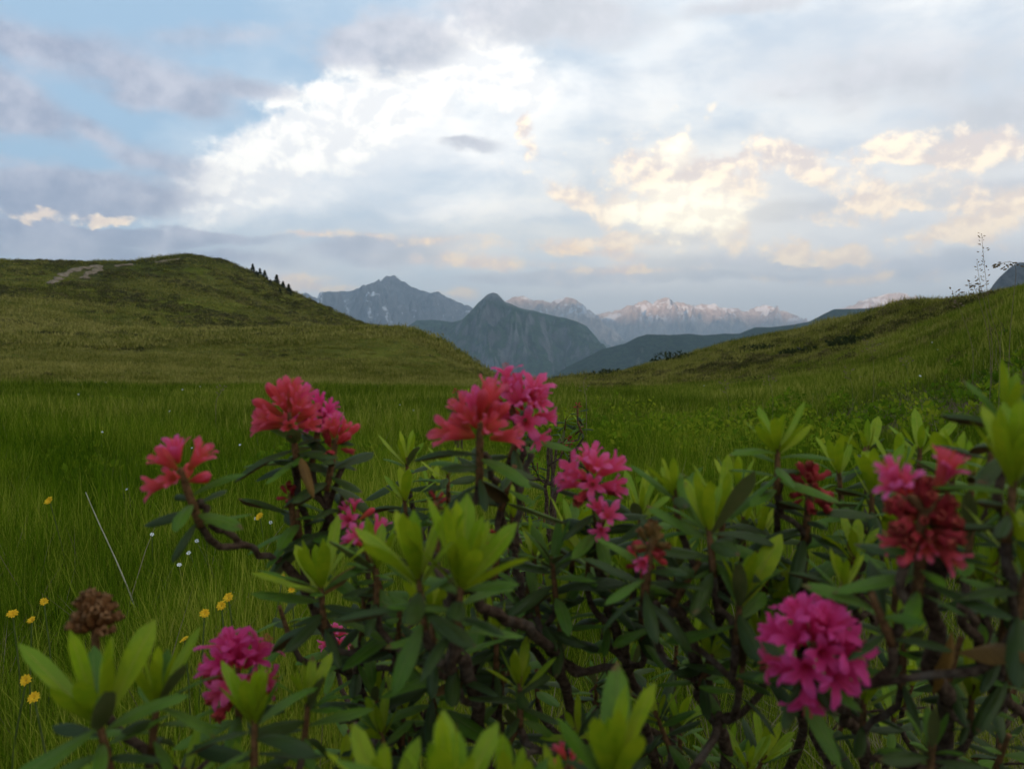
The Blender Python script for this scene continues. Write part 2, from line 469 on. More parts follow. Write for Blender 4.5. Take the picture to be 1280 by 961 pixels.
def mat_ground():
    m, T = new_mat('pasture')
    g = T.n('ShaderNodeNewGeometry')
    P = g.outputs['Position']
    n1 = T.noise(P, 0.035, 5, 0.55); n2 = T.noise(P, 0.22, 5, 0.6); n3 = T.noise(P, 3.0, 4, 0.6); n4 = T.noise(P, 0.011, 3, 0.5)
    green = T.mix(T.ss(n2.outputs[0], 0.35, 0.68), (0.075, 0.095, 0.012), (0.160, 0.168, 0.024))
    green = T.mix(T.ss(n1.outputs[0], 0.42, 0.66, 0, 0.75), green, (0.125, 0.105, 0.032))
    heath = T.mix(T.ss(n3.outputs[0], 0.3, 0.7), (0.028, 0.034, 0.012), (0.055, 0.056, 0.020))
    hm = T.m('MULTIPLY', T.ss(T.m('ADD', n4.outputs[0], T.m('MULTIPLY', T.m('SUBTRACT', n2.outputs[0], 0.5), 0.5)), 0.47, 0.60), 1.0)
    dist = T.v('LENGTH', P)
    hm = T.m('MULTIPLY', hm, T.ss(dist, 15.0, 60.0, 0.0, 0.9))
    c = T.mix(hm, green, heath)
    soil_a = T.n('ShaderNodeAttribute', attribute_name='soil')
    soil = T.mix(T.ss(n3.outputs[0], 0.3, 0.7), (0.075, 0.052, 0.032), (0.16, 0.12, 0.08))
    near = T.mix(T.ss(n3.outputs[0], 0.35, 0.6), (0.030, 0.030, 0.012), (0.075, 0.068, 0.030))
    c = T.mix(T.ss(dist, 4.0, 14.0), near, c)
    c = T.mix(soil_a.outputs['Fac'], c, soil)
    far = T.mix(T.ss(T.noise(P, 0.002, 4, 0.6).outputs[0], 0.42, 0.58), (0.030, 0.045, 0.022), (0.085, 0.105, 0.040))
    c = T.mix(T.ss(dist, 700.0, 1500.0), c, far)
    bmp = T.n('ShaderNodeBump', {'Height': T.noise(P, 6.0, 5, 0.65).outputs[0], 'Strength': 0.5, 'Distance': 0.15})
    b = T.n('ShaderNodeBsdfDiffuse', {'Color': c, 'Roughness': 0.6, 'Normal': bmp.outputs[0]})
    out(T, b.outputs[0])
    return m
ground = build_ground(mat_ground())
tag(ground, 'green hummocky alpine pasture with a rounded hill rising on the left', None, kind='structure')

def hit(px, py, y0=30.0, y1=320.0):
    y = y0
    while y < y1:
        p = at(px, py, y)
        if p.z <= gz(p.x, p.y): return p
        y += 1.0
    return at(px, py, y1)
PATHS = [[(63, 357), (70, 352), (79, 346), (89, 341), (98, 337), (115, 334), (129, 335)], [(104, 350), (108, 346), (116, 341), (127, 336)],
         [(143, 334), (154, 333), (166, 332)], [(193, 329), (208, 327), (224, 325)]]
PATH_PTS = []
def mat_dirt():
    m, T = new_mat('bare path')
    P = T.n('ShaderNodeNewGeometry').outputs['Position']
    n = T.noise(P, 1.2, 5, 0.65)
    out(T, T.n('ShaderNodeBsdfDiffuse', {'Color': T.mix(T.ss(n.outputs[0], 0.3, 0.7), (0.12, 0.092, 0.058), (0.25, 0.20, 0.14))}).outputs[0])
    return m
M_DIRT = mat_dirt()
for k, pl in enumerate(PATHS):
    pts = [hit(*p) for p in pl]
    cen = []
    for a, b in zip(pts[:-1], pts[1:]):
        nn = max(2, int((b - a).length / 0.5))
        cen += [a.lerp(b, i / nn) for i in range(nn)]
    cen.append(pts[-1])
    PATH_PTS += [(p.x, p.y) for p in cen]
    V = []
    for i, p in enumerate(cen):
        d = (cen[min(i + 1, len(cen) - 1)] - cen[max(i - 1, 0)]); s_ = Vector((-d.y, d.x, 0)).normalized()
        e = min(i, len(cen) - 1 - i) / 3.0
        for j in range(5):
            w = (0.9 + 0.5 * math.sin(i * .7 + k) + random.uniform(-.35, .35)) * min(1, .3 + e)
            q = p + s_ * (j - 2) / 2 * w * 0.85
            V.append((q.x, q.y, gz(q.x, q.y) + (0.30 if 0 < j < 4 else 0.08)))
    tag(obj('dirt_path', np_mesh('dirt_path', V, grid_faces(len(cen), 5), M_DIRT)), ('longest bare earth path climbing the left hill', 'short bare earth spur beside the long path', 'bare earth streak under the hill crest', 'bare earth streak on the hill top')[k], kind='structure')
PATH_PTS = np.array(PATH_PTS)

# ------------------------------------------------------------------ mountains
def mat_rock(name, rock_a, rock_b, veg_a, veg_b, veg_top, snow=0.0, snow_z=0.0, scale=0.004, veg_soft=80.0, snow_c=0.72):
    m, T = new_mat(name)
    g = T.n('ShaderNodeNewGeometry')
    P = g.outputs['Position']
    sp = T.n('ShaderNodeSeparateXYZ', {0: P})
    nz = T.n('ShaderNodeSeparateXYZ', {0: g.outputs['Normal']}).outputs[2]
    n1 = T.noise(P, scale, 8, 0.62); n2 = T.noise(P, scale * 6, 6, 0.65)
    st = T.noise(T.v('MULTIPLY', P, (1.0, 1.0, 0.55)), scale * 4.5, 6, 0.6)
    rock = T.mix(T.ss(st.outputs[0], 0.35, 0.65), rock_a, rock_b)
    veg = T.mix(T.ss(n2.outputs[0], 0.38, 0.62), veg_a, veg_b)
    h = T.m('ADD', sp.outputs[2], T.m('MULTIPLY', T.m('SUBTRACT', n1.outputs[0], 0.5), veg_soft * 5))
    vm = T.ss(h, veg_top + veg_soft, veg_top - veg_soft)
    vm = T.m('MULTIPLY', vm, T.ss(T.m('ADD', nz, T.m('MULTIPLY', T.m('SUBTRACT', n2.outputs[0], 0.5), 0.6)), 0.35, 0.62))
    c = T.mix(vm, rock, veg)
    if snow > 0:
        s = T.m('ADD', T.m('MULTIPLY', n1.outputs[0], 0.7), T.m('MULTIPLY', n2.outputs[0], 0.3))
        s = T.m('MULTIPLY', T.ss(s, 0.62 - snow * 0.25, 0.66 - snow * 0.25), T.ss(sp.outputs[2], snow_z, snow_z + 150.0))
        c = T.mix(s, c, (snow_c, snow_c, snow_c * 1.02))
    bmp = T.n('ShaderNodeBump', {'Height': n2.outputs[0], 'Strength': 0.7, 'Distance': 12.0})
    b = T.n('ShaderNodeBsdfDiffuse', {'Color': c, 'Roughness': 0.5, 'Normal': bmp.outputs[0]})
    out(T, b.outputs[0])
    return m

def mountain(name, label, D, crest, base, Lf, Lb, mat, amp=0.3, lam=600.0, jag=0.0, cols=260, rows=70, seed=0, power=1.15, spurs=()):
    """A range whose crest line passes the given photograph points at depth D; spurs run down towards the viewer."""
    cr = [at(px, py, D) for px, py in crest]
    xs = np.linspace(cr[0].x, cr[-1].x, cols)
    cz = np.interp(xs, [p.x for p in cr], [p.z for p in cr])
    if jag:
        cz = cz + jag * fbm(xs / 160.0, xs * 0 + seed, 4, seed=seed)
    t = np.concatenate([-np.linspace(1, 0, rows) ** 1.3, (np.linspace(0, 1, rows // 3)[1:]) ** 1.3])
    X, Tt = np.meshgrid(xs, t, indexing='ij')
    CZ = np.repeat(cz[:, None], len(t), 1)
    wob = 0.35 * Lf * fbm(xs / (lam * 2.0), xs * 0 + 3.3, 3, seed=seed + 2)[:, None] * np.abs(Tt)
    Y = D + np.where(Tt < 0, Tt * Lf, Tt * Lb) + wob
    hgt = (CZ - base) * (1 - np.abs(Tt)) ** power
    w = np.clip(np.abs(Tt) * 5, 0, 1) * np.clip((1 - np.abs(Tt)) * 3, 0, 1)
    rn = ridged(X / lam + 0.15 * fbm(X / lam * 2, Y / lam * 2, 2, seed=seed), Y / (lam * 2.2), 5, 0.52, seed=seed)
    hgt = hgt + (rn - 0.72) * 2.2 * amp * np.maximum(CZ - base, 60) * w
    for (x0, x1, t1, k, wd) in spurs:           # a rib from (px x0, crest) to (px x1, t = -t1)
        X0 = at(x0, 432, D).x; X1 = at(x1, 432, D).x
        line = X0 + (X1 - X0) * np.clip(-Tt / t1, 0, 1)
        d = np.abs(X - line) / wd
        hgt = hgt + k * np.maximum(0, 1 - d) * np.sin(np.clip(-Tt / t1, 0, 1) * math.pi) ** 1.2
    hgt = np.minimum(hgt, (CZ - base) * (1 - 0.22 * np.abs(Tt)))
    Zz = base + np.maximum(hgt, -20)
    me = np_mesh(name, np.stack([X, Y, Zz], -1).reshape(-1, 3), grid_faces(len(xs), len(t)), mat)
    o = obj(name, me)
    return tag(o, label, kind='structure')

m_snowy = mat_rock('pale limestone with snow', (0.34, 0.27, 0.22), (0.58, 0.47, 0.39), (0.07, 0.08, 0.05), (0.12, 0.12, 0.08), 60, 0.42, 330, 0.0034, 60)
m_massif = mat_rock('grey rock', (0.11, 0.11, 0.115), (0.22, 0.21, 0.21), (0.04, 0.055, 0.03), (0.07, 0.085, 0.045), 150, 0.20, 150, 0.0045, 70)
m_peak = mat_rock('peak with meadows and forest', (0.075, 0.085, 0.085), (0.17, 0.175, 0.17), (0.018, 0.042, 0.026), (0.050, 0.090, 0.042), 250, 0.0, 0, 0.0045, 60)
m_forest = mat_rock('forested ridge', (0.10, 0.12, 0.08), (0.17, 0.17, 0.13), (0.012, 0.028, 0.018), (0.030, 0.055, 0.030), 600, 0.0, 0, 0.008, 60)
m_dark = mat_rock('dark rock', (0.05, 0.052, 0.054), (0.12, 0.12, 0.115), (0.035, 0.045, 0.02), (0.05, 0.06, 0.03), 60, 0.0, 0, 0.012, 40)

mountain('mountain_range', 'broad snowy mountain range lit peach by evening sun beyond the valley', 14000,
         [(700, 420), (730, 405), (748, 393), (761, 390), (783, 382), (797, 378), (809, 375), (816, 379), (823, 376), (834, 373.5), (848, 378), (862, 380), (870, 383), (879, 378), (890, 379.5), (901, 386),
          (915, 387), (932, 390), (946, 382), (958, 380), (969, 384), (986, 393), (1000, 400), (1030, 410), (1060, 420)], -300, 3200, 1500, m_snowy, 0.55, 700, 40, 300, 80, 3)
mountain('mountain_range', 'faint hazy range between the pointed peak and the snowy range', 11500,
         [(600, 395), (640, 372), (651, 370), (668, 376), (690, 376), (700, 372), (710, 371), (721, 377), (733, 387), (738, 386), (747, 396), (765, 412), (790, 430)], -300, 2200, 1200,
         m_snowy, 0.5, 700, 30, 160, 60, 8)
mountain('mountain', 'far pale snow patched summit just above the right grassy slope', 14500,
         [(1020, 400), (1050, 387), (1065, 382), (1078, 375), (1090, 371.5), (1105, 368.5), (1125, 366.5), (1140, 370), (1165, 378), (1200, 395)], -300, 2500, 1200, m_snowy, 0.55, 500, 34, 160, 60, 14)
mountain('mountain_range', 'grey violet rocky massif with snow patches behind the left knoll', 9000,
         [(330, 395), (360, 380), (374, 371), (382, 366), (396, 373), (404, 368), (412, 364), (433, 366.5), (452, 359.5), (460, 363), (468, 358), (475, 354), (483, 347), (493, 346), (506, 352), (523, 362), (534, 366),
          (547, 364), (559, 372), (573, 378), (589, 385), (599, 394), (620, 405), (660, 425)], -300, 2600, 1200, m_massif, 0.5, 600, 26, 280, 90, 21, 1.0,
         spurs=((412, 470, .7, 130, 500), (493, 540, .7, 120, 420)))
mountain('mountain', 'pointed blue green peak with forested flanks in the middle of the view', 5200,
         [(470, 440), (495, 420), (511, 407), (520, 401), (545, 401), (565, 402), (579, 399), (593, 386), (602, 375), (610, 368), (616, 366), (622, 367.5), (632, 377), (649, 384), (668, 388), (700, 396), (716, 400), (733, 407), (748, 425), (765, 445), (790, 470)],
         -310, 1500, 1000, m_peak, 0.34, 420, 8, 300, 110, 33, 1.05, spurs=((617, 690, .85, 190, 330), (616, 560, .85, 130, 260), (705, 750, .8, 110, 170)))
mountain('forested_ridge', 'dark forested ridge descending from behind the right slope into the valley', 3200,
         [(640, 490), (690, 470), (720, 453), (752, 436), (780, 429), (797, 421), (809, 418), (837, 418), (859, 417), (879, 419), (904, 417), (924, 417), (943, 409.5), (963, 409.5), (985, 407), (1010, 402), (1042, 386), (1085, 385), (1120, 381),
          (1150, 376), (1200, 372), (1300, 365)], -310, 1300, 700, m_forest, 0.22, 260, 4, 420, 90, 45)
mountain('mountain', 'steep dark grey rock peak at the right edge above the grassy slope', 2200,
         [(1195, 420), (1215, 395), (1233, 370), (1240, 358), (1250, 346), (1262, 335), (1272, 328.5), (1284, 328), (1300, 318), (1330, 300), (1380, 310), (1450, 350), (1550, 420)], -200, 700, 600, m_dark, 0.30, 150, 5, 200, 70, 52)

# unseen cloud deck added to keep the low sun off the nearer land
def shade_cloud():
    m, T = new_mat('cloud')
    P = T.n('ShaderNodeNewGeometry').outputs['Position']
    n = T.noise(P, 0.0012, 5, 0.6)
    out(T, T.n('ShaderNodeBsdfDiffuse', {'Color': T.mix(n.outputs[0], (0.62, 0.63, 0.66), (0.85, 0.84, 0.83))}).outputs[0])
    u = np.linspace(0, 2 * math.pi, 160, endpoint=False); t = np.linspace(0, 1, 40)
    U, Tm = np.meshgrid(u, t, indexing='ij')
    ce = np.sign(np.cos(U)) * np.abs(np.cos(U)) ** 0.45; se = np.sign(np.sin(U)) * np.abs(np.sin(U)) ** 0.45
    q = 1 + 0.05 * fbm(np.cos(U) * 3, np.sin(U) * 3, 3, seed=90)
    X = -13500 + 15500 * ce * Tm * q; Y = -39000 + 12000 * se * Tm * (1 + 0.02 * fbm(U * 4, U * 0, 2, seed=91))
    th = np.sqrt(np.maximum(0, 1 - Tm ** 4))
    lumps = 1 + 0.5 * fbm(X / 2500, Y / 2500, 4, seed=92)
    top = 4200 + 260 * th * lumps; bot = 4200 - 200 * th * (1 + 0.4 * fbm(X / 1800, Y / 1800, 3, seed=93))
    n_ = U.size
    V = np.concatenate([np.stack([X, Y, top], -1).reshape(-1, 3), np.stack([X, Y, bot], -1).reshape(-1, 3)])
    f = grid_faces(160, 40, True)
    return obj('shade_cloud', np_mesh('shade_cloud', V, np.concatenate([f, f[:, ::-1] + n_]), m))
tag(shade_cloud(), 'added cloud deck behind the viewer that shades the nearer land', kind='stuff')

# ------------------------------------------------------------------ air
def build_haze(density):
    m, T = new_mat('haze')
    v = T.n('ShaderNodeVolumePrincipled', {'Color': (0.64, 0.84, 1.0, 1), 'Density': density, 'Anisotropy': 0.0})
    T.n('ShaderNodeOutputMaterial', {'Volume': v.outputs[0]})
    x0, x1, y0, y1, z0, z1 = -18500, 18500, -18500, 18500, -345, 1060
    V = [(x, y, z) for x in (x0, x1) for y in (y0, y1) for z in (z0, z1)]
    F = [(0, 1, 3, 2), (4, 6, 7, 5), (0, 4, 5, 1), (2, 3, 7, 6), (0, 2, 6, 4), (1, 5, 7, 3)]
    o = obj('haze', np_mesh('haze', V, np.array(F), m, smooth=False))
    m.cycles.homogeneous_volume = True
    return tag(o, 'pale evening haze filling the valley air', kind='stuff')
haze = build_haze(9.0e-5)

# ------------------------------------------------------------------ grass and heath: uncounted ground cover
PROTO = bpy.data.collections.new('tufts')          # source meshes for the ground cover, not linked to the scene
def leafy(T, col, trans=0.35, rough=0.5, spec=0.25, normal=None):
    """Diffuse + translucent + a soft gloss: a thin leaf."""
    a = {'Color': col}; b = {'Color': col}; c = {'Color': (0.80, 0.80, 0.78, 1), 'Roughness': rough}
    if normal is not None:
        a['Normal'] = normal; b['Normal'] = normal; c['Normal'] = normal
    d = T.n('ShaderNodeBsdfDiffuse', a); t = T.n('ShaderNodeBsdfTranslucent', b)
    s = T.n('ShaderNodeMixShader', {0: trans, 1: d.outputs[0], 2: t.outputs[0]})
    if spec <= 0:
        return s.outputs[0]
    g = T.n('ShaderNodeBsdfGlossy', c)
    lw = T.n('ShaderNodeLayerWeight', {'Blend': 0.35})
    f = T.m('MULTIPLY_ADD', T.m('POWER', lw.outputs['Facing'], 3.0), spec * 0.35, spec * 0.12)
    return T.n('ShaderNodeMixShader', {0: f, 1: s.outputs[0], 2: g.outputs[0]}).outputs[0]

def mat_grass(name, lo, mid, hi):
    m, T = new_mat(name)
    a = T.n('ShaderNodeAttribute', attribute_name='tint', attribute_type='INSTANCER')
    b = T.n('ShaderNodeAttribute', attribute_name='bl')
    f = T.m('ADD', a.outputs['Fac'], T.m('MULTIPLY', T.m('SUBTRACT', b.outputs['Fac'], 0.5), 0.75), clamp=True)
    c = T.mix(T.m('MULTIPLY', f, 2.0, clamp=True), lo, mid)
    c = T.mix(T.m('MULTIPLY_ADD', f, 2.0, -1.0, clamp=True), c, hi)
    out(T, leafy(T, c, 0.35, 0.55, 0.0))
    return m

def blade_strip(V, F, A, base, az, lean, L, w, curve, segs, val):
    """One tapered blade bent over in direction az."""
    i0 = len(V)
    dx, dy = math.cos(az), math.sin(az)
    px, py = -dy, dx
    p = np.array(base, float); ang = lean
    for k in range(segs):
        ww = w * (1 - 0.75 * (k / segs) ** 1.5) * 0.5
        V.append((p[0] - px * ww, p[1] - py * ww, p[2])); V.append((p[0] + px * ww, p[1] + py * ww, p[2]))
        A += [val, val]
        if k: F.append((i0 + 2 * k - 2, i0 + 2 * k - 1, i0 + 2 * k + 1, i0 + 2 * k))
        ang += curve / segs
        st = L / segs
        p = p + np.array([dx * math.sin(ang) * st, dy * math.sin(ang) * st, math.cos(ang) * st])
    V.append(tuple(p)); A.append(val)
    n = len(V) - 1
    return (n - 2, n - 1, n)

def tuft(name, mat, n, L, w, spread, lean, curve, segs=3, r=None, thin=0.0):
    V, F, A, T = [], [], [], []
    r = r or random
    for i in range(n):
        a = r.uniform(0, 2 * math.pi); d = spread * math.sqrt(r.random())
        T.append(blade_strip(V, F, A, (d * math.cos(a), d * math.sin(a), -0.02 * L), r.uniform(0, 6.283), abs(r.gauss(0, lean)), L * r.uniform(0.45, 1.1),
                             w * r.uniform(0.6, 1.2), abs(r.gauss(0, curve)), segs, r.random()))
    me = np_mesh(name, V, [np.array(F).reshape(-1, 4), np.array(T)], mat)
    at_ = me.attributes.new('bl', 'FLOAT', 'POINT'); at_.data.foreach_set('value', np.array(A, np.float32))
    return me

def clump(name, mat, n, rad, h, leaf, r=None):
    """A low cushion of small leaves: dwarf shrub heath."""
    V, F, A = [], [], []
    r = r or random
    for i in range(n):
        a = r.uniform(0, 6.283); q = math.sqrt(r.random())
        zz = h * (1 - q * q) * r.uniform(0.35, 1.0)
        c = Vector((rad * q * math.cos(a), rad * q * math.sin(a), zz))
        d = Vector((r.gauss(0, 1), r.gauss(0, 1), r.gauss(0.7, 0.7))).normalized()
        s = d.cross(Vector((r.gauss(0, 1), r.gauss(0, 1), r.gauss(0, 1)))).normalized()
        l = leaf * r.uniform(0.6, 1.3); ww = l * 0.30
        i0 = len(V); v = r.random()
        V += [tuple(c), tuple(c + d * l * .5 + s * ww), tuple(c + d * l), tuple(c + d * l * .5 - s * ww)]; A += [v] * 4
        F.append((i0, i0 + 1, i0 + 2, i0 + 3))
    me = np_mesh(name, V, np.array(F), mat)
    at_ = me.attributes.new('bl', 'FLOAT', 'POINT'); at_.data.foreach_set('value', np.array(A, np.float32))
    return me

def scatter(name, label, protos, pts, scl, tint, tilt=0.12, idx=None):
    """One object that sets copies of the prototype tufts on points."""
    c = bpy.data.collections.new(name + '_source')
    for i, me in enumerate(protos):
        o = bpy.data.objects.new('%s_%s_%02d' % (name, 'tuft', i), me); c.objects.link(o)
    n = len(pts)
    me = bpy.data.meshes.new(name)
    me.vertices.add(n); me.vertices.foreach_set('co', np.asarray(pts, float).ravel())
    rot = np.stack([rng.normal(0, tilt, n), rng.normal(0, tilt, n), rng.uniform(0, 6.283, n)], -1)
    def put(nm, ty, arr, key='value'):
        a = me.attributes.new(nm, ty, 'POINT'); a.data.foreach_set(key, np.ascontiguousarray(arr).ravel())
    put('rot', 'FLOAT_VECTOR', rot.astype(np.float32), 'vector')
    put('scl', 'FLOAT', np.asarray(scl, np.float32))
    put('tint', 'FLOAT', np.asarray(tint, np.float32))
    put('idx', 'INT', (idx if idx is not None else rng.integers(0, len(protos), n)).astype(np.int32))
    me.update()
    o = obj(name, me)
    g = bpy.data.node_groups.new(name, 'GeometryNodeTree')
    g.interface.new_socket('Geometry', in_out='INPUT', socket_type='NodeSocketGeometry')
    g.interface.new_socket('Geometry', in_out='OUTPUT', socket_type='NodeSocketGeometry')
    G = NT(g)
    gi = G.n('NodeGroupInput'); go = G.n('NodeGroupOutput')
    ci = G.n('GeometryNodeCollectionInfo', transform_space='ORIGINAL')
    ci.inputs['Collection'].default_value = c
    ci.inputs['Separate Children'].default_value = True
    ci.inputs['Reset Children'].default_value = True
    def attr(nm, ty):
        nd = g.nodes.new('GeometryNodeInputNamedAttribute'); nd.data_type = ty
        nd.inputs['Name'].default_value = nm
        return nd.outputs[0]
    ip = g.nodes.new('GeometryNodeInstanceOnPoints')
    ip.inputs['Pick Instance'].default_value = True
    g.links.new(gi.outputs[0], ip.inputs['Points'])
    g.links.new(ci.outputs[0], ip.inputs['Instance'])
    g.links.new(attr('idx', 'INT'), ip.inputs['Instance Index'])
    er = g.nodes.new('FunctionNodeEulerToRotation')
    g.links.new(attr('rot', 'FLOAT_VECTOR'), er.inputs[0])
    g.links.new(er.outputs[0], ip.inputs['Rotation'])
    g.links.new(attr('scl', 'FLOAT'), ip.inputs['Scale'])
    g.links.new(ip.outputs[0], go.inputs[0])
    md = o.modifiers.new('scatter', 'NODES'); md.node_group = g
    return tag(o, label, kind='stuff')

def polar_points(n, r0, r1, a0=-0.66, a1=0.66, p=0.0):
    """Random ground points; density falls with distance as r**-(2-p)."""
    if abs(p) < 1e-6:
        r = np.exp(rng.uniform(math.log(r0), math.log(r1), n))
    else:
        r = (rng.uniform(0, 1, n) * (r1 ** p - r0 ** p) + r0 ** p) ** (1 / p)
    a = rng.uniform(a0, a1, n)
    x, y = np.sin(a) * r, np.cos(a) * r
    return x, y, r
def on_ground(x, y, dz=0.0):
    return np.stack([x, y, ground_z(x, y) + dz], -1)

rg = random.Random(11)
g_mat = mat_grass('meadow grass', (0.034, 0.076, 0.003), (0.128, 0.205, 0.007), (0.40, 0.40, 0.05))
s_mat = mat_grass('straw', (0.06, 0.06, 0.02), (0.17, 0.14, 0.065), (0.30, 0.25, 0.14))
h_mat = mat_grass('dwarf heath', (0.040, 0.044, 0.013), (0.085, 0.082, 0.024), (0.17, 0.135, 0.05))
b_mat = mat_grass('bilberry', (0.07, 0.135, 0.008), (0.15, 0.235, 0.012), (0.27, 0.31, 0.02))

near_tufts = [tuft('grass_tuft', g_mat, 22, 0.20, 0.0026, 0.035, 0.16, 0.75, 4, rg) for _ in range(5)] + \
             [tuft('grass_tuft', g_mat, 14, 0.27, 0.0020, 0.03, 0.12, 0.55, 4, rg) for _ in range(2)]
m_mat = mat_grass('level pasture grass', (0.044, 0.078, 0.006), (0.138, 0.186, 0.012), (0.38, 0.36, 0.065))
mid_tufts = [tuft('grass_tuft', m_mat, 34, 0.16, 0.006, 0.14, 0.25, 0.8, 3, rg) for _ in range(5)]
o_mat = mat_grass('hill grass', (0.060, 0.068, 0.011), (0.155, 0.158, 0.021), (0.36, 0.31, 0.085))
far_tufts = [tuft('grass_tuft', o_mat, 40, 0.42, 0.035, 0.75, 0.3, 0.6, 2, rg) for _ in range(4)]
hill_tufts = [tuft('grass_tuft', o_mat, 44, 0.55, 0.10, 1.8, 0.35, 0.6, 2, rg) for _ in range(4)]

def meadow_tint(x, y):
    t = 0.43 + 0.38 * fbm(x * 0.75, y * 0.75, 3, seed=60) + 0.25 * fbm(x * 0.06, y * 0.06, 3, seed=61) + rng.normal(0, 0.09, len(x))
    return t
def soil_keep(x, y):
    return rng.uniform(0, 1, len(x)) > soil_mask(x, y) * 0.93

def shrub_floor(x, y):
    """Where the alpenrose shrubs stand the turf is thin and short."""
    return sstep(x, -0.45, 0.1) * (1 - sstep(y, 1.1, 1.9))

# 0.8 - 5 m
x, y, r = polar_points(30000, 0.75, 5.2, -0.72, 0.72, 0.35)
k = soil_keep(x, y) & (rng.uniform(0, 1, len(x)) > shrub_floor(x, y) * 0.45)
x, y, r = x[k], y[k], r[k]
s = (0.78 + 0.30 * fbm(x * 0.8, y * 0.8, 2, seed=63)) * rng.uniform(0.7, 1.25, len(x)) * (1 - 0.45 * shrub_floor(x, y))
s = np.clip(s, 0.25, 1.5) * (1 - 0.35 * sstep(x, 0.6, 1.6) * (1 - sstep(y, 4, 6)))
ti = meadow_tint(x, y) + 0.22 * sstep(x, 0.2, 0.8) * (1 - sstep(y, 1.6, 3.5)) - 0.10
scatter('meadow_grass', 'long green meadow grass filling the foreground round the shrubs', near_tufts, on_ground(x, y, -0.01), s, ti)
# 5 - 20 m
x, y, r = polar_points(26000, 4.6, 22, -0.68, 0.68, 0.3)
k = soil_keep(x, y); x, y, r = x[k], y[k], r[k]
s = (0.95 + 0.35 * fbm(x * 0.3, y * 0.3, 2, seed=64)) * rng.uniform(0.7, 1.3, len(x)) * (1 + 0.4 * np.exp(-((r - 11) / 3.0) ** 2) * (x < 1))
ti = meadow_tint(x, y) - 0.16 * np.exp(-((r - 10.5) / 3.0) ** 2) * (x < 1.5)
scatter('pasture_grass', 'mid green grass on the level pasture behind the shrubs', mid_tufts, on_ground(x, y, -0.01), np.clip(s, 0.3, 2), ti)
# 20 - 90 m
x, y, r = polar_points(32000, 11, 95, -0.66, 0.66, 0.6)
s = rng.uniform(0.6, 1.25, len(x)) * (0.85 + 0.3 * fbm(x * 0.1, y * 0.1, 2, seed=65))
scatter('slope_grass', 'grass on the knoll and the right hand slope', far_tufts, on_ground(x, y, -0.03), np.clip(s, 0.3, 2) * (0.30 + 0.70 * sstep(r, 10, 60)), meadow_tint(x, y) + 0.14)
# 85 - 260 m
x, y, r = polar_points(26000, 85, 262, -0.66, 0.12, 1.2)
k = np.array([np.min((PATH_PTS[:, 0] - a) ** 2 + (PATH_PTS[:, 1] - b) ** 2) > 3.2 for a, b in zip(x, y)])
x, y, r = x[k], y[k], r[k]
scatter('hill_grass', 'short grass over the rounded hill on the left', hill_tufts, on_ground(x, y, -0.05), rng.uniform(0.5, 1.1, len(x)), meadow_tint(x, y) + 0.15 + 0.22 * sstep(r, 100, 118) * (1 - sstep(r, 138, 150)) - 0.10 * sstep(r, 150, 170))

# broad leaved herbs in the turf
herb = [clump('herb_clump', b_mat, 26, 0.06, 0.05, 0.045, rg) for _ in range(4)]
x, y, r = polar_points(2600, 2.0, 9.0, -0.7, 0.7, 0.5)
k = fbm(x * 0.9, y * 0.9, 3, seed=66) > 0.05
x, y, r = x[k], y[k], r[k]
scatter('meadow_herbs', 'small broad leaved herbs among the meadow grass', herb, on_ground(x, y, 0.05), rng.uniform(0.4, 0.95, len(x)), rng.uniform(0.0, 0.8, len(x)), 0.3)
# straw: dry stalks among the grass near the right bank and under the shrubs
straw = [tuft('straw_tuft', s_mat, 9, 0.20, 0.0018, 0.05, 0.75, 0.6, 3, rg) for _ in range(4)]
x, y, r = polar_points(9000, 0.8, 8.0, -0.72, 0.72, 0.3)
k = rng.uniform(0, 1, len(x)) < np.clip(0.10 + 0.75 * sstep(x, 0.25, 0.7) * (1 - sstep(y, 1.5, 2.6)) + soil_mask(x, y), 0, 1)
x, y = x[k], y[k]
scatter('dry_grass', 'dry straw coloured grass under the shrubs and on the right bank', straw, on_ground(x, y, -0.005), rng.uniform(0.5, 1.2, len(x)), rng.uniform(0.2, 0.95, len(x)), 0.3)

# dwarf shrub heath on the slopes
heath = [clump('heath_clump', h_mat, 130, 0.55, 0.34, 0.13, rg) for _ in range(4)]
def heath_field(x, y):
    return fbm(x * 0.045, y * 0.085, 4, seed=80)
x, y, r = polar_points(30000, 30, 262, -0.66, 0.66, 1.1)
hf = heath_field(x, y)
k = (hf + 0.28 * sstep(r, 145, 165) * (x > -95) - 0.3 * sstep(r, 105, 118) * (1 - sstep(r, 138, 146)) + rng.normal(0, 0.15, len(x)) > 0.22) & ~((x > -12) & (x < 12) & (r < 75))
k = np.array([np.min((PATH_PTS[:, 0] - a) ** 2 + (PATH_PTS[:, 1] - b) ** 2) > 3.5 for a, b in zip(x, y)]) & k
x, y, r = x[k], y[k], r[k]
scatter('dwarf_heath', 'dark dwarf shrub heath in patches over the slopes', heath, on_ground(x, y, -0.08), rng.uniform(0.5, 1.3, len(x)) * (0.45 + 1.2 * sstep(r, 30, 170)), rng.uniform(0.1, 0.9, len(x)), 0.15)
# heath cushions on the nearer right slope
x, y, r = polar_points(7000, 7, 62, 0.10, 0.66, 0.6)
hf = fbm(x * 0.22, y * 0.3, 3, seed=81)
k = hf + rng.normal(0, 0.10, len(x)) > 0.16
x, y, r = x[k], y[k], r[k]
scatter('heath_cushions', 'dark heath cushions scattered over the right hand slope', heath, on_ground(x, y, -0.03), rng.uniform(0.25, 0.6, len(x)) * (0.5 + 0.9 * sstep(r, 8, 45)), rng.uniform(0.1, 0.9, len(x)), 0.15)
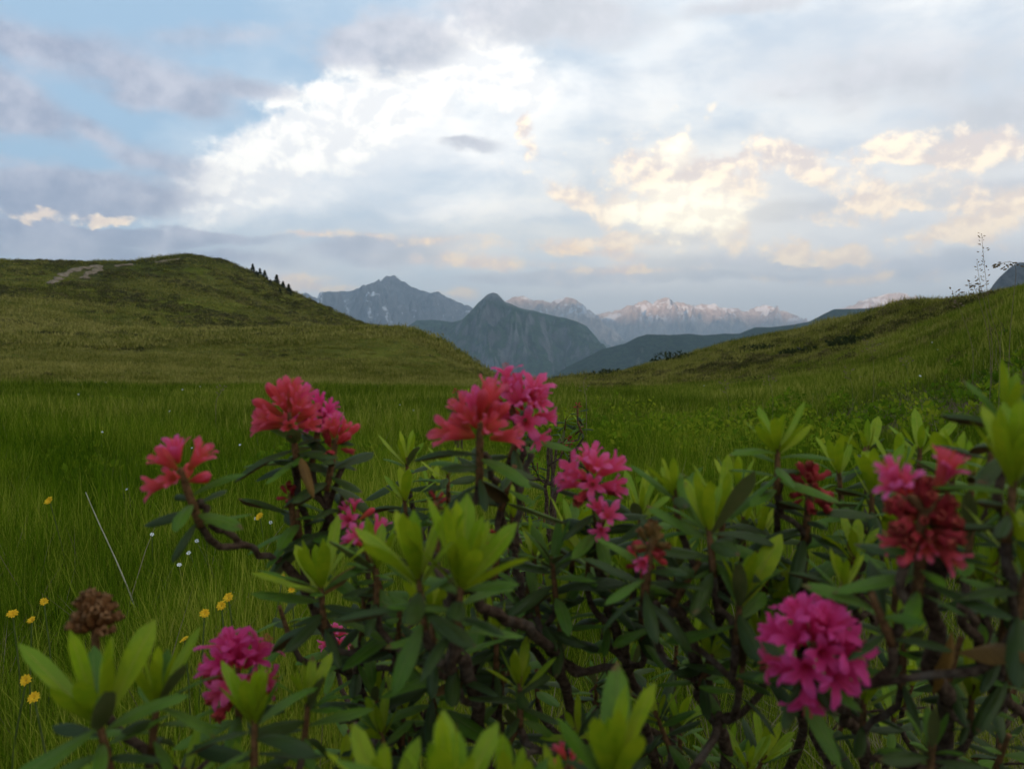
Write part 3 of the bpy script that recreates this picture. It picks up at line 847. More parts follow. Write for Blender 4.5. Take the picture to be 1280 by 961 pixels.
# bright bilberry patches behind the shrubs
bil = [clump('bilberry_clump', b_mat, 130, 0.11, 0.15, 0.024, rg) for _ in range(4)]
pts = []
for (px, py, sx, sy, n) in ((830, 535, 0.5, 0.35, 110), (940, 545, 0.45, 0.4, 60), (730, 500, 0.3, 0.5, 40), (1060, 520, 0.4, 0.4, 18), (700, 600, 0.25, 0.25, 40)):
    Y0 = 0.5 / max(0.02, (py - 432) / FPX - 0.0)
    Y0 = min(Y0 * 0.8, 6)
    c = at(px, py, Y0)
    for _ in range(n):
        pts.append((c.x + rg.gauss(0, sx) * .8, c.y + rg.gauss(0, sy) * 1.2))
pts = np.array(pts)
scatter('bilberry_cover', 'bright green bilberry ground cover behind the alpenrose shrubs', bil, on_ground(pts[:, 0], pts[:, 1], 0.0), rng.uniform(0.6, 1.3, len(pts)), rng.uniform(0.2, 0.95, len(pts)), 0.2)

# ------------------------------------------------------------------ alpenrose shrubs
def mat_leaf(name, tops, under, gloss, trans, rough=0.42):
    m, T = new_mat(name)
    uv = T.n('ShaderNodeUVMap', uv_map='uv').outputs[0]
    s = T.n('ShaderNodeSeparateXYZ', {0: uv})
    rnd = T.m('FRACT', T.m('ADD', T.n('ShaderNodeObjectInfo').outputs['Random'], T.n('ShaderNodeAttribute', attribute_name='leaf_var').outputs['Fac']))
    P = T.n('ShaderNodeNewGeometry').outputs['Position']
    n = T.noise(P, 140.0, 4, 0.6)
    ax = T.m('ABSOLUTE', T.m('SUBTRACT', s.outputs[0], 0.5))
    c = T.mix(rnd, tops[0], tops[1])
    c = T.mix(T.ss(n.outputs[0], 0.35, 0.7, 0.0, 0.55), c, tops[2])
    c = T.mix(T.ss(s.outputs[1], 0.75, 0.05, 0.0, 0.45), c, tops[3])      # paler towards the stalk
    # midrib and slanting side veins
    vein = T.m('SINE', T.m('MULTIPLY', T.m('SUBTRACT', s.outputs[1], T.m('MULTIPLY', ax, 0.75)), 62.0))
    vein = T.ss(vein, 0.55, 1.0)
    mid = T.ss(ax, 0.045, 0.012)
    c = T.mix(T.m('MULTIPLY', T.m('MAXIMUM', mid, T.m('MULTIPLY', vein, 0.40)), 0.75), c, tops[3])
    # tip and margin wear
    wear = T.m('MULTIPLY', T.ss(T.m('ADD', s.outputs[1], T.m('MULTIPLY', T.m('SUBTRACT', n.outputs[0], 0.5), 0.8)), 0.93, 1.08), T.ss(rnd, 0.55, 0.8))
    c = T.mix(wear, c, (0.16, 0.08, 0.03))
    back = T.n('ShaderNodeNewGeometry').outputs['Backfacing']
    uc = T.mix(T.ss(n.outputs[0], 0.3, 0.7), under[0], under[1])
    cc = T.mix(back, c, uc)
    hgt = T.m('ADD', T.m('MULTIPLY', vein, -0.4), T.m('MULTIPLY', mid, -1.0))
    bmp = T.n('ShaderNodeBump', {'Height': hgt, 'Strength': 0.6, 'Distance': 0.0009})
    out(T, leafy(T, cc, trans, rough, gloss, bmp.outputs[0]))
    return m
M_OLD = mat_leaf('old alpenrose leaf', ((0.022, 0.048, 0.006), (0.046, 0.080, 0.009), (0.032, 0.046, 0.009), (0.070, 0.095, 0.030)),
                 ((0.060, 0.040, 0.014), (0.110, 0.062, 0.022)), 0.20, 0.12, 0.36)
M_YOUNG = mat_leaf('young alpenrose leaf', ((0.190, 0.340, 0.005), (0.400, 0.470, 0.006), (0.150, 0.290, 0.006), (0.430, 0.440, 0.055)),
                   ((0.210, 0.310, 0.008), (0.300, 0.360, 0.010)), 0.16, 0.42, 0.40)
M_MIDL = mat_leaf('summer alpenrose leaf', ((0.060, 0.150, 0.006), (0.110, 0.210, 0.008), (0.052, 0.120, 0.008), (0.150, 0.210, 0.045)),
                  ((0.090, 0.110, 0.030), (0.120, 0.120, 0.036)), 0.18, 0.25, 0.42)
M_DEAD = mat_leaf('withered alpenrose leaf', ((0.26, 0.13, 0.018), (0.16, 0.085, 0.025), (0.12, 0.06, 0.02), (0.33, 0.19, 0.05)),
                  ((0.14, 0.07, 0.02), (0.20, 0.10, 0.03)), 0.15, 0.25, 0.5)

def mat_petal(name, base, mid, rim, trans=0.5):
    m, T = new_mat(name)
    uv = T.n('ShaderNodeUVMap', uv_map='uv').outputs[0]
    s = T.n('ShaderNodeSeparateXYZ', {0: uv})
    rnd = T.n('ShaderNodeObjectInfo').outputs['Random']
    P = T.n('ShaderNodeNewGeometry').outputs['Position']
    n = T.noise(P, 260.0, 5, 0.65)
    v = T.m('ADD', s.outputs[1], T.m('MULTIPLY', T.m('SUBTRACT', n.outputs[0], 0.5), 0.35))
    c = T.mix(T.ss(v, 0.05, 0.45), base, mid)
    c = T.mix(T.ss(v, 0.5, 0.95), c, rim)
    st = T.m('SINE', T.m('MULTIPLY', s.outputs[0], 94.0))
    c = T.mix(T.m('MULTIPLY', T.ss(st, 0.2, 1.0), 0.22), c, base)
    c = T.mix(T.m('MULTIPLY', rnd, 0.35), c, mid)
    c = T.mix(T.ss(n.outputs[0], 0.62, 0.75, 0.0, 0.45), c, base)
    bmp = T.n('ShaderNodeBump', {'Height': T.m('ADD', n.outputs[0], T.m('MULTIPLY', st, 0.3)), 'Strength': 0.5, 'Distance': 0.0008})
    out(T, leafy(T, c, trans, 0.5, 0.10, bmp.outputs[0]))
    return m
M_PINK = mat_petal('pink petal', (0.72, 0.095, 0.060), (0.84, 0.090, 0.220), (0.90, 0.180, 0.460))
M_RED = mat_petal('red bud petal', (0.60, 0.150, 0.040), (0.78, 0.085, 0.100), (0.88, 0.150, 0.270))
M_MAG = mat_petal('magenta petal', (0.64, 0.040, 0.100), (0.82, 0.055, 0.240), (0.90, 0.110, 0.400))
M_WILT = mat_petal('wilted petal', (0.36, 0.060, 0.022), (0.56, 0.050, 0.065), (0.48, 0.090, 0.050), 0.2)
M_BROWN = mat_petal('dry seed head', (0.18, 0.065, 0.020), (0.27, 0.115, 0.040), (0.36, 0.190, 0.080), 0.1)
M_TAN = mat_petal('seed capsule', (0.16, 0.10, 0.025), (0.24, 0.13, 0.035), (0.30, 0.12, 0.04), 0.1)

def mat_bark():
    m, T = new_mat('alpenrose bark')
    P = T.n('ShaderNodeNewGeometry').outputs['Position']
    n = T.noise(P, 190.0, 6, 0.7); n2 = T.noise(P, 45.0, 4, 0.6)
    c = T.mix(T.ss(n.outputs[0], 0.35, 0.65), (0.040, 0.024, 0.016), (0.125, 0.085, 0.055))
    c = T.mix(T.ss(n2.outputs[0], 0.5, 0.7, 0, 0.5), c, (0.17, 0.145, 0.115))
    bmp = T.n('ShaderNodeBump', {'Height': n.outputs[0], 'Strength': 0.9, 'Distance': 0.0015})
    out(T, T.n('ShaderNodeBsdfDiffuse', {'Color': c, 'Roughness': 0.6, 'Normal': bmp.outputs[0]}).outputs[0])
    return m
M_BARK = mat_bark()
def mat_twig():
    m, T = new_mat('young twig')
    P = T.n('ShaderNodeNewGeometry').outputs['Position']
    n = T.noise(P, 300.0, 5, 0.7)
    c = T.mix(T.ss(n.outputs[0], 0.35, 0.65), (0.085, 0.050, 0.020), (0.20, 0.10, 0.045))
    out(T, T.n('ShaderNodeBsdfDiffuse', {'Color': c}).outputs[0])
    return m
M_TWIG = mat_twig()

def leaf_mesh(name, mat, width, fold, bend, roll, wav, shape, seed):
    """Leaf along +Y, length 1, upper side +Z; cols x rows grid with real fold, bend and rolled margins."""
    r = random.Random(seed)
    nu, nv = 5, 8
    V, UV = [], []
    ph = r.uniform(0, 6.28); tw = r.gauss(0, 0.25)
    for i in range(nu):
        for j in range(nv):
            t = j / (nv - 1)
            if shape == 'young':
                w = width * (0.16 + 1.5 * t ** 0.9 * (1 - t) ** 0.62) if t < 1 else width * 0.05
            else:
                w = width * (0.10 + 1.62 * t ** 0.85 * (1 - t) ** 0.70) if t < 1 else width * 0.04
            s = (i / (nu - 1) - 0.5) * 2
            x = s * w * 0.5
            z = abs(s) * w * 0.5 * fold - roll * w * max(0, abs(s) - 0.45) ** 2 * 3 + wav * w * math.sin(t * 7 + ph) * s
            ang = bend * t * t
            # bend about the X axis along the length
            y = t * (1 - 0.16 * bend * bend * t * t)
            zz = z + (-bend * 0.5) * t * t
            xx = x + 0.05 * tw * t * t
            zz += tw * s * w * 0.5 * t
            V.append((xx, y, zz)); UV.append((i / (nu - 1), t))
    F = grid_faces(nu, nv)
    return np_mesh(name, V, F, mat, uv=UV)
LEAF = {
    'old': [leaf_mesh('leaf', M_OLD, 0.31 + 0.04 * (k % 3), 0.22, 0.25 + 0.16 * (k % 4), 0.55, 0.05, 'old', 100 + k) for k in range(8)],
    'mid': [leaf_mesh('leaf', M_MIDL, 0.34 + 0.04 * (k % 3), 0.25, 0.10 + 0.16 * (k % 4), 0.25, 0.06, 'old', 200 + k) for k in range(8)],
    'young': [leaf_mesh('leaf', M_YOUNG, 0.29 + 0.05 * (k % 3), 0.30, -0.20 + 0.14 * (k % 4), 0.10, 0.05, 'young', 300 + k) for k in range(8)],
    'dead': [leaf_mesh('leaf', M_DEAD, 0.36, 0.35, 0.5 + 0.3 * k, 0.6, 0.14, 'old', 400 + k) for k in range(3)],
}

def flower_mesh(name, mat, kind, seed):
    """Five lobed tubular flower along +Z, length about 1."""
    r = random.Random(seed)
    per = 5
    nu = 5 * per
    if kind == 'open':
        prof = [(0.0, .06), (.16, .09), (.36, .125), (.52, .17), (.64, .25), (.74, .37), (.80, .49), (.81, .58)]
        cut = 3
    elif kind == 'half':
        prof = [(0.0, .06), (.16, .10), (.34, .14), (.50, .17), (.64, .21), (.76, .28), (.85, .34), (.87, .37)]
        cut = 3
    elif kind == 'bud':
        prof = [(0.0, .05), (.20, .09), (.42, .13), (.62, .155), (.80, .155), (.93, .12), (1.0, .07), (1.02, .02)]
        cut = 5
    else:  # wilted
        prof = [(0.0, .05), (.2, .10), (.38, .14), (.52, .10), (.66, .16), (.76, .12), (.84, .17), (.80, .10)]
        cut = 4
    nv = len(prof)
    V, UV = [], []
    loblen = [r.uniform(0.88, 1.12) for _ in range(5)]
    bend = r.uniform(-0.25, 0.25)
    for i in range(nu):
        lob, q = divmod(i, per)
        for j, (z, rad) in enumerate(prof):
            f = max(0.0, (j - cut) / (nv - 1 - cut))
            off = (q - (per - 1) / 2) / per            # -.375 .. .375 of the lobe
            narrow = 1.0 - 0.86 * f ** 2.0
            a = (lob + 0.5 + off * (1 if f == 0 else narrow * 1.05 + 0.0)) * 2 * math.pi / 5
            rr = rad * (1 + (loblen[lob] - 1) * f)
            edge = abs(off) / 0.4
            zz = z - 0.05 * f * (1 - edge) - (0.10 * f * edge ** 2 if kind == 'open' else 0)
            if kind == 'bud':
                rr *= 1 + 0.10 * math.cos(5 * a)
            if kind == 'wilt':
                rr *= r.uniform(0.6, 1.5); zz += r.uniform(-.06, .06)
            else:
                rr *= r.uniform(0.95, 1.05) if j < cut + 2 else r.uniform(0.86, 1.16)
                zz += r.uniform(-.035, .035) * f
            x = rr * math.cos(a) + bend * z * z * 0.5
            V.append((x, rr * math.sin(a), zz)); UV.append(((lob + 0.5 + off) / 5, j / (nv - 1)))
    F = grid_faces(nu, nv, True)
    if kind in ('open', 'half'):                          # the lobes are free of one another
        q0 = np.arange(len(F))
        F = F[~((((q0 // (nv - 1)) + 1) % per == 0) & (q0 % (nv - 1) >= cut + 1))]
    V, F = list(V), list(map(tuple, F))
    if kind in ('open', 'half'):                          # stamens
        for k in range(5):
            a = k * 1.2566 + 0.4; i0 = len(V)
            zt = 0.80 + 0.06 * r.random()
            for (zz, rr, w) in ((0.30, 0.03, 0.012), (zt, 0.12, 0.012), (zt + 0.05, 0.13, 0.022)):
                V += [(rr * math.cos(a) + w * math.sin(a), rr * math.sin(a) - w * math.cos(a), zz), (rr * math.cos(a) - w * math.sin(a), rr * math.sin(a) + w * math.cos(a), zz)]
                UV += [(0.5, 0.1)] * 2
            F += [(i0, i0 + 1, i0 + 3, i0 + 2), (i0 + 2, i0 + 3, i0 + 5, i0 + 4)]
    return np_mesh(name, V, np.array(F), mat, uv=UV)
FLOWER = {
    'pink': [flower_mesh('flower', M_PINK, 'open', k) for k in range(4)] + [flower_mesh('flower', M_PINK, 'half', 20 + k) for k in range(2)],
    'magenta': [flower_mesh('flower', M_MAG, 'open', 40 + k) for k in range(4)] + [flower_mesh('flower', M_MAG, 'half', 50 + k) for k in range(2)],
    'red': [flower_mesh('flower', M_RED, 'bud', 60 + k) for k in range(2)] + [flower_mesh('flower', M_RED, 'half', 70 + k) for k in range(4)] + [flower_mesh('flower', M_PINK, 'half', 75)],
    'wilt': [flower_mesh('flower', M_WILT, 'wilt', 80 + k) for k in range(5)],
    'brown': [flower_mesh('flower', M_BROWN, 'wilt', 90 + k) for k in range(4)],
    'tan': [flower_mesh('flower', M_TAN, 'wilt', 95 + k) for k in range(3)],
}

def frame(dirn, up):
    """Rotation whose +Y is dirn and whose +Z is as near up as can be."""
    y = dirn.normalized()
    x = y.cross(up)
    if x.length < 1e-4: x = y.orthogonal()
    x.normalize()
    z = x.cross(y)
    return Matrix((x, y, z)).transposed()

def tube_mesh(name, pts, radii, mat, sides=8, seed=0, knob=0.12):
    r = random.Random(seed)
    V = []
    n = len(pts)
    prev = None
    for i, p in enumerate(pts):
        d = (pts[min(i + 1, n - 1)] - pts[max(i - 1, 0)]).normalized()
        a = d.orthogonal().normalized() if prev is None else (prev - d * prev.dot(d)).normalized()
        prev = a
        b = d.cross(a)
        for k in range(sides):
            t = 2 * math.pi * k / sides
            q = radii[i] * (1 + r.uniform(-knob, knob))
            V.append(tuple(p + (a * math.cos(t) + b * math.sin(t)) * q))
    F = [(i * sides + k, i * sides + (k + 1) % sides, (i + 1) * sides + (k + 1) % sides, (i + 1) * sides + k) for i in range(n - 1) for k in range(sides)]
    V.append(tuple(pts[-1])); V.append(tuple(pts[0]))
    T = [((n - 1) * sides + k, (n - 1) * sides + (k + 1) % sides, len(V) - 2) for k in range(sides)] + [((k + 1) % sides, k, len(V) - 1) for k in range(sides)]
    return np_mesh(name, V, [np.array(F), np.array(T)], mat)

def smooth_path(P, n):
    """Catmull-Rom through P, n samples a span."""
    Q = [P[0] * 2 - P[1]] + list(P) + [P[-1] * 2 - P[-2]]
    o = []
    for i in range(1, len(Q) - 2):
        for k in range(n):
            t = k / n
            a, b, c, d = Q[i - 1], Q[i], Q[i + 1], Q[i + 2]
            o.append(0.5 * ((2 * b) + (c - a) * t + (2 * a - 5 * b + 4 * c - d) * t * t + (3 * b - a - 3 * c + d) * t ** 3))
    o.append(P[-1])
    return o

class Shrub:
    def __init__(self, name, label, base_xy, seed, group='flowering alpenrose shrubs'):
        self.r = random.Random(seed)
        self.base = Vector((base_xy[0], base_xy[1], gz(*base_xy)))
        self.root = tag(empty(name, self.base), label, 'shrub', group)
        self.nodes = [(self.base.copy(), 0.010, Vector((0, 0, 1)))]
        self.shoots = []
        self.nleaf = 0

    def place(self, name, me, parent, pw, pos, rot, scale):
        o = bpy.data.objects.new(name, me)
        COL.objects.link(o)
        o.parent = parent
        m = rot.to_4x4()
        o.matrix_local = Matrix.Translation(pos - pw) @ m @ Matrix.Scale(scale, 4)
        return o

    def stem(self, pts, r0, r1, name='branch'):
        """A thick stem through world points, first point lowest."""
        path = smooth_path(pts, 6)
        path = [p + Vector((self.r.gauss(0, 1), self.r.gauss(0, 1), self.r.gauss(0, 1))) * 0.0013 for p in path]
        n = len(path)
        rad = [r0 + (r1 - r0) * (i / (n - 1)) for i in range(n)]
        loc = self.base
        obj(name, tube_mesh(name, [p - loc for p in path], rad, M_BARK, 8 if r0 > .002 else 5, self.r.randrange(9999)), self.root)
        for i in range(0, n, 2):
            d = (path[min(i + 1, n - 1)] - path[max(i - 1, 0)]).normalized()
            self.nodes.append((path[i].copy(), rad[i], d))

    def leaves(self, parent, pw, pos, axis, n, L, polar, spread, kind, along, turn=None):
        """A whorl of leaves round axis; polar = angle off the axis in degrees from inner to outer."""
        a0 = self.r.uniform(0, 6.28) if turn is None else turn
        side = axis.orthogonal().normalized()
        for i in range(n):
            f = (i + 0.5) / n
            phi = a0 + i * 2.39996
            e = Quaternion(axis, phi) @ side
            pol = R(polar[0] + (polar[1] - polar[0]) * f + self.r.gauss(0, spread))
            d = (axis * math.cos(pol) + e * math.sin(pol)).normalized()
            b = pos - axis * (along * f) + e * 0.0016
            up = axis - d * axis.dot(d)
            if up.length < 0.05: up = -e
            up = Quaternion(d, self.r.gauss(0, 0.22)) @ up
            ll = L * self.r.uniform(0.62, 1.10) * (0.80 if kind != 'young' else 1) * (0.72 + 0.35 * f if kind == 'young' else 1.0)
            k = kind
            if kind == 'old' and self.r.random() < 0.42: k = 'mid'
            if kind == 'young' and f > 0.6 and self.r.random() < 0.35: k = 'mid'
            if kind == 'old' and self.r.random() < 0.003: k = 'dead'
            self.place('leaf', self.r.choice(LEAF[k]), parent, pw, b, frame(d, up), ll)
            self.nleaf += 1

    def shoot(self, px, py, dep, tilt=(0, 0), young=0, ylen=90, old=7, olen=92, ypol=(14, 52), kind='young', label=None, opol=(66, 104), gap=0.0):
        p = at(px, py, dep)
        axis = Vector((tilt[0], tilt[1], 1.0)).normalized()
        k = dep / FPX
        s = empty('leafy_shoot', p - self.base); s.parent = self.root
        if label: s['label'] = label
        # twig carrying the rosette
        tl = 0.012 + 0.006 * old ** 0.5
        tw = [Vector((0, 0, 0)) - axis * tl, -axis * tl * .5, axis * 0.002]
        tw = smooth_path(tw, 3)
        obj('twig', tube_mesh('twig', tw, [0.0021 - 0.0006 * i / len(tw) for i in range(len(tw))], M_TWIG, 6, 1), s)
        if young:
            self.leaves(s, p, p, axis, young, ylen * k, ypol, 6, kind, 0.006)
        if old:
            self.leaves(s, p, p - axis * (0.004 + gap), axis, old, olen * k, opol, 9, 'old', tl * 0.8)
        self.shoots.append((p - axis * tl, axis))
        return p, axis, k

    def cluster(self, px, py, dep, mix, size, tilt=(0, 0), old=9, olen=95, spread=(8, 95), label=None, flen=0.5, stalk=0.30, cols=None, opol=(60, 108)):
        """Flower head whose middle is seen at (px, py); mix = list of flower kinds; size = its height in pixels."""
        k = dep / FPX
        axis = Vector((tilt[0], tilt[1], 1.0)).normalized()
        c = at(px, py, dep)
        p = c - axis * (size * 0.30 * k)
        hd = empty('flower_cluster', p - self.base); hd.parent = self.root
        if label: hd['label'] = label
        V = [Vector((0, 0, 0)) - axis * 0.016, Vector((0, 0, 0)), axis * size * k * 0.22]
        obj('stalk', tube_mesh('stalk', smooth_path(V, 3), [0.0024, 0.0023, 0.0022, 0.0021, 0.002, 0.0018, 0.0014], M_TWIG, 6, 3), hd)
        side = axis.orthogonal().normalized(); a0 = self.r.uniform(0, 6.28)
        n = len(mix)
        L = size * k * flen * 0.76
        for i, kd in enumerate(mix):
            f = (i + 0.5) / n
            pol = R(spread[0] + (spread[1] - spread[0]) * f ** 0.7 + self.r.gauss(0, 7))
            e = Quaternion(axis, a0 + i * 2.39996) @ side
            d = (axis * math.cos(pol) + e * math.sin(pol)).normalized()
            b = p + axis * (size * k * 0.20 * (1 - f)) + d * (L * stalk)
            if kd in ('wilt', 'brown', 'tan'):
                d = (d + Vector((self.r.gauss(0, .3), self.r.gauss(0, .3), self.r.gauss(-.15 if kd != 'brown' else .3, .3)))).normalized()
            ll = L * self.r.uniform(0.72, 1.18) * (0.8 if kd in ('wilt', 'brown', 'tan') else 1)
            rot = d.to_track_quat('Z', 'Y').to_matrix() @ Matrix.Rotation(self.r.uniform(0, 6.28), 3, 'Z')
            fo = self.place('flower', self.r.choice(FLOWER[kd]), hd, p, b, rot, ll)
        # pedicels, one mesh
        Vv, Ff = [], []
        if old:
            s = empty('leafy_shoot', p - self.base); s.parent = self.root
            tl = 0.026
            tw = smooth_path([-axis * tl, -axis * tl * .5, axis * 0.001], 3)
            obj('twig', tube_mesh('twig', tw, [0.0024] * len(tw), M_TWIG, 6, 1), s)
            self.leaves(s, p, p - axis * 0.006, axis, old, olen * k, opol, 9, 'old', 0.020)
        self.shoots.append((p - axis * 0.024, axis))
        return p

    def grow(self):
        """Join every shoot to the nearest lower branch with a curved twig."""
        self.shoots.sort(key=lambda s: (s[0] - self.base).length)
        for p, axis in self.shoots:
            best = None
            for (q, rad, d) in self.nodes:
                v = p - q
                L = v.length
                if L < 0.012: continue
                cost = L + max(0, 0.03 - v.z) * 3.0 + 0.25 * L * (1 - d.dot(v / L))
                if best is None or cost < best[0]:
                    best = (cost, q, rad, d)
            _, q, rad, d = best
            L = (p - q).length
            b1 = q + (d * 0.55 + (p - q).normalized() * 0.45) * L * 0.38
            b2 = p - axis * min(L * 0.42, 0.07)
            n = max(5, int(L / 0.012))
            pts = []
            for i in range(n + 1):
                t = i / n
                w = q * (1 - t) ** 3 + b1 * 3 * t * (1 - t) ** 2 + b2 * 3 * t * t * (1 - t) + p * t ** 3
                w += Vector((self.r.gauss(0, 1), self.r.gauss(0, 1), self.r.gauss(0, 1))) * 0.0011 * math.sin(t * math.pi)
                pts.append(w)
            r0 = min(rad * 0.85, 0.0026 + 0.010 * L); r1 = 0.0022
            rr = [r0 + (r1 - r0) * i / n for i in range(n + 1)]
            obj('branch', tube_mesh('branch', [w - self.base for w in pts], rr, M_BARK, 6, self.r.randrange(9999)), self.root)
            for i in range(1, n + 1, 2):
                dd = (pts[min(i + 1, n)] - pts[i - 1]).normalized()
                self.nodes.append((pts[i].copy(), rr[i], dd))

def px_base(px, dep):
    """Ground point below the frame in the column px at depth dep."""
    return (at(px, 432, dep).x, dep)

# --- low shrub at the left front corner
A = Shrub('alpenrose_shrub', 'low alpenrose at the lower left corner with a dried brown head and magenta one', px_base(230, 0.62), 1)
A.stem([A.base, at(250, 1050, 0.52), at(215, 960, 0.42)], 0.0042, 0.0031)
A.stem([A.base, at(330, 1040, 0.54), at(360, 960, 0.44)], 0.0042, 0.0031)
A.cluster(117, 762, 0.40, ['brown'] * 50, 102, (-.05, .05), old=0, label='dried brown flower head', flen=0.46, spread=(0, 78))
A.shoot(122, 893, 0.34, (-.12, -.12), 12, 138, 10, 135, (10, 46), opol=(72, 112))
A.shoot(198, 868, 0.37, (.15, 0), 9, 105, 7, 120, (8, 40))
A.cluster(297, 828, 0.46, ['magenta'] * 5 + ['pink'] * 8 + ['wilt'] * 7, 124, (.1, -.3), old=8, olen=105, flen=0.50, spread=(0, 120), label='magenta flower head')
A.shoot(318, 893, 0.36, (.04, -.05), 11, 88, 9, 125, (8, 36))
A.shoot(386, 872, 0.40, (.12, 0), 10, 72, 8, 110, (8, 42))
A.shoot(120, 985, 0.42, (-.2, .1), 5, 70, 9, 110)
A.shoot(230, 965, 0.40, (.1, -.2), 5, 70, 10, 115)
A.shoot(300, 990, 0.38, (0, -.2), 4, 70, 10, 120)
A.shoot(430, 960, 0.46, (.2, -.1), 4, 70, 9, 110)

# --- left shrub: red heads leaning out over the meadow
B = Shrub('alpenrose_shrub', 'alpenrose left of centre with red flower heads leaning out over the meadow', px_base(470, 0.80), 2)
B.stem([B.base, at(480, 1000, 0.70), at(455, 880, 0.62), at(410, 790, 0.57), at(360, 705, 0.53)], 0.0052, 0.0031)
B.stem([at(360, 705, 0.53), at(320, 690, 0.50), at(275, 662, 0.46), at(248, 625, 0.44)], 0.0023, 0.0020)
B.stem([at(410, 790, 0.57), at(392, 700, 0.56), at(372, 610, 0.54), at(368, 560, 0.53)], 0.0029, 0.0023)
B.stem([at(392, 700, 0.56), at(412, 640, 0.55), at(424, 585, 0.54)], 0.0025, 0.0020)
B.stem([B.base, at(540, 1000, 0.72), at(520, 880, 0.66), at(470, 800, 0.6)], 0.0045, 0.0031)
B.cluster(222, 578, 0.43, ['red'] * 10, 100, (-.22, -.25), old=9, olen=92, flen=0.56, spread=(10, 92), label='red flower head at the end of a leaning branch')
B.cluster(360, 508, 0.52, ['red'] * 17, 98, (-.12, -.1), old=9, olen=98, flen=0.50, spread=(5, 88))
B.cluster(402, 512, 0.55, ['magenta'] * 9, 72, (.15, .2), old=6, olen=95, flen=0.48, spread=(5, 100))
B.cluster(422, 540, 0.53, ['red'] * 8 + ['wilt'] * 4, 86, (.2, 0), old=9, olen=95, flen=0.46, spread=(8, 80))
B.cluster(362, 612, 0.54, ['wilt'] * 8, 50, (-.1, 0), old=5, olen=88, flen=0.5)
B.shoot(372, 640, 0.54, (-.1, 0), 0, 0, 9, 92)
B.shoot(428, 622, 0.54, (.2, .1), 0, 0, 8, 92)
B.shoot(400, 728, 0.45, (-.06, -.1), 14, 102, 9, 108, (12, 66))
B.cluster(440, 640, 0.53, ['pink'] * 3 + ['red'] * 2, 60, (-.3, 0), old=4, olen=85, flen=0.55)
B.cluster(458, 672, 0.50, ['pink'] * 5, 74, (-.2, -.2), old=5, olen=90, flen=0.6, spread=(20, 90))
B.cluster(420, 792, 0.78, ['pink'] * 10, 50, (.1, -.5), old=5, olen=60, flen=0.45, spread=(0, 110), label='small pink flower head in the shade')
B.shoot(455, 745, 0.52, (.1, -.15), 7, 58, 10, 100, (16, 66), kind='mid')
B.shoot(500, 760, 0.48, (.1, -.2), 6, 55, 10, 108, (16, 66), kind='mid')
B.shoot(440, 810, 0.55, (-.2, -.1), 0, 0, 9, 100)
B.shoot(470, 870, 0.52, (-.2, -.1), 4, 55, 9, 105, kind='mid')
B.shoot(350, 760, 0.58, (-.3, 0), 0, 0, 7, 88)

# --- central shrub
Cc = Shrub('alpenrose_shrub', 'central alpenrose with a coral flower head and a pink one highest of all', px_base(640, 0.78), 3)
Cc.stem([Cc.base, at(612, 960, 0.58), at(592, 870, 0.48), at(572, 790, 0.43), at(560, 725, 0.40)], 0.0050, 0.0036)
Cc.stem([Cc.base, at(720, 980, 0.66), at(712, 880, 0.56), at(690, 815, 0.50), at(620, 765, 0.44), at(566, 722, 0.40)], 0.0043, 0.0028)
Cc.stem([at(690, 815, 0.50), at(660, 760, 0.52), at(640, 690, 0.53), at(622, 620, 0.50), at(606, 568, 0.47)], 0.0025, 0.0020)
Cc.stem([at(640, 690, 0.53), at(652, 620, 0.54), at(662, 565, 0.54)], 0.0022, 0.0019)
Cc.cluster(600, 520, 0.45, ['red'] * 15, 112, (.02, -.12), old=9, olen=100, flen=0.55, spread=(8, 78), label='coral red flower head of long half open tubes')
Cc.cluster(632, 486, 0.52, ['pink'] * 6, 78, (-.3, .0), old=0, flen=0.58, spread=(5, 80))
Cc.cluster(664, 500, 0.52, ['pink'] * 12, 104, (.35, -.2), old=7, olen=95, flen=0.48, spread=(0, 110), label='bright pink open flower head')
Cc.shoot(642, 585, 0.50, (.3, -.1), 0, 0, 8, 100)
Cc.shoot(522, 715, 0.36, (-.10, -.12), 14, 125, 7, 125, (6, 50))
Cc.shoot(577, 722, 0.36, (.10, -.12), 15, 135, 9, 120, (6, 48))

Cc.cluster(545, 622, 0.45, ['wilt'] * 5 + ['tan'] * 3, 44, (0, 0), old=3, olen=60, flen=0.45)
Cc.cluster(624, 662, 0.50, ['wilt'] * 5, 44, (.1, 0), old=4, olen=80, flen=0.5)
Cc.shoot(508, 575, 0.66, (-.1, 0), 10, 52, 7, 70)
Cc.shoot(505, 620, 0.62, (-.1, 0), 8, 58, 7, 75)
Cc.shoot(540, 618, 0.70, (.05, 0), 8, 50, 6, 65)
Cc.shoot(562, 1018, 0.26, (0, -.1), 15, 160, 8, 150, (6, 44), label='out of focus bright green leaf rosette')
Cc.shoot(480, 1005, 0.29, (-.2, -.1), 8, 130, 6, 140, (6, 42))
Cc.shoot(640, 1010, 0.29, (.15, 0), 8, 130, 6, 140, (6, 40))
Cc.shoot(560, 800, 0.46, (-.2, -.1), 3, 60, 9, 110, kind='mid')
Cc.shoot(535, 850, 0.50, (-.2, -.2), 3, 60, 10, 108, kind='mid')
Cc.shoot(630, 830, 0.52, (.1, -.1), 2, 60, 9, 105, kind='mid')
Cc.shoot(660, 730, 0.56, (.1, .1), 0, 0, 8, 88)
Cc.shoot(600, 760, 0.50, (.1, -.2), 0, 0, 8, 100)

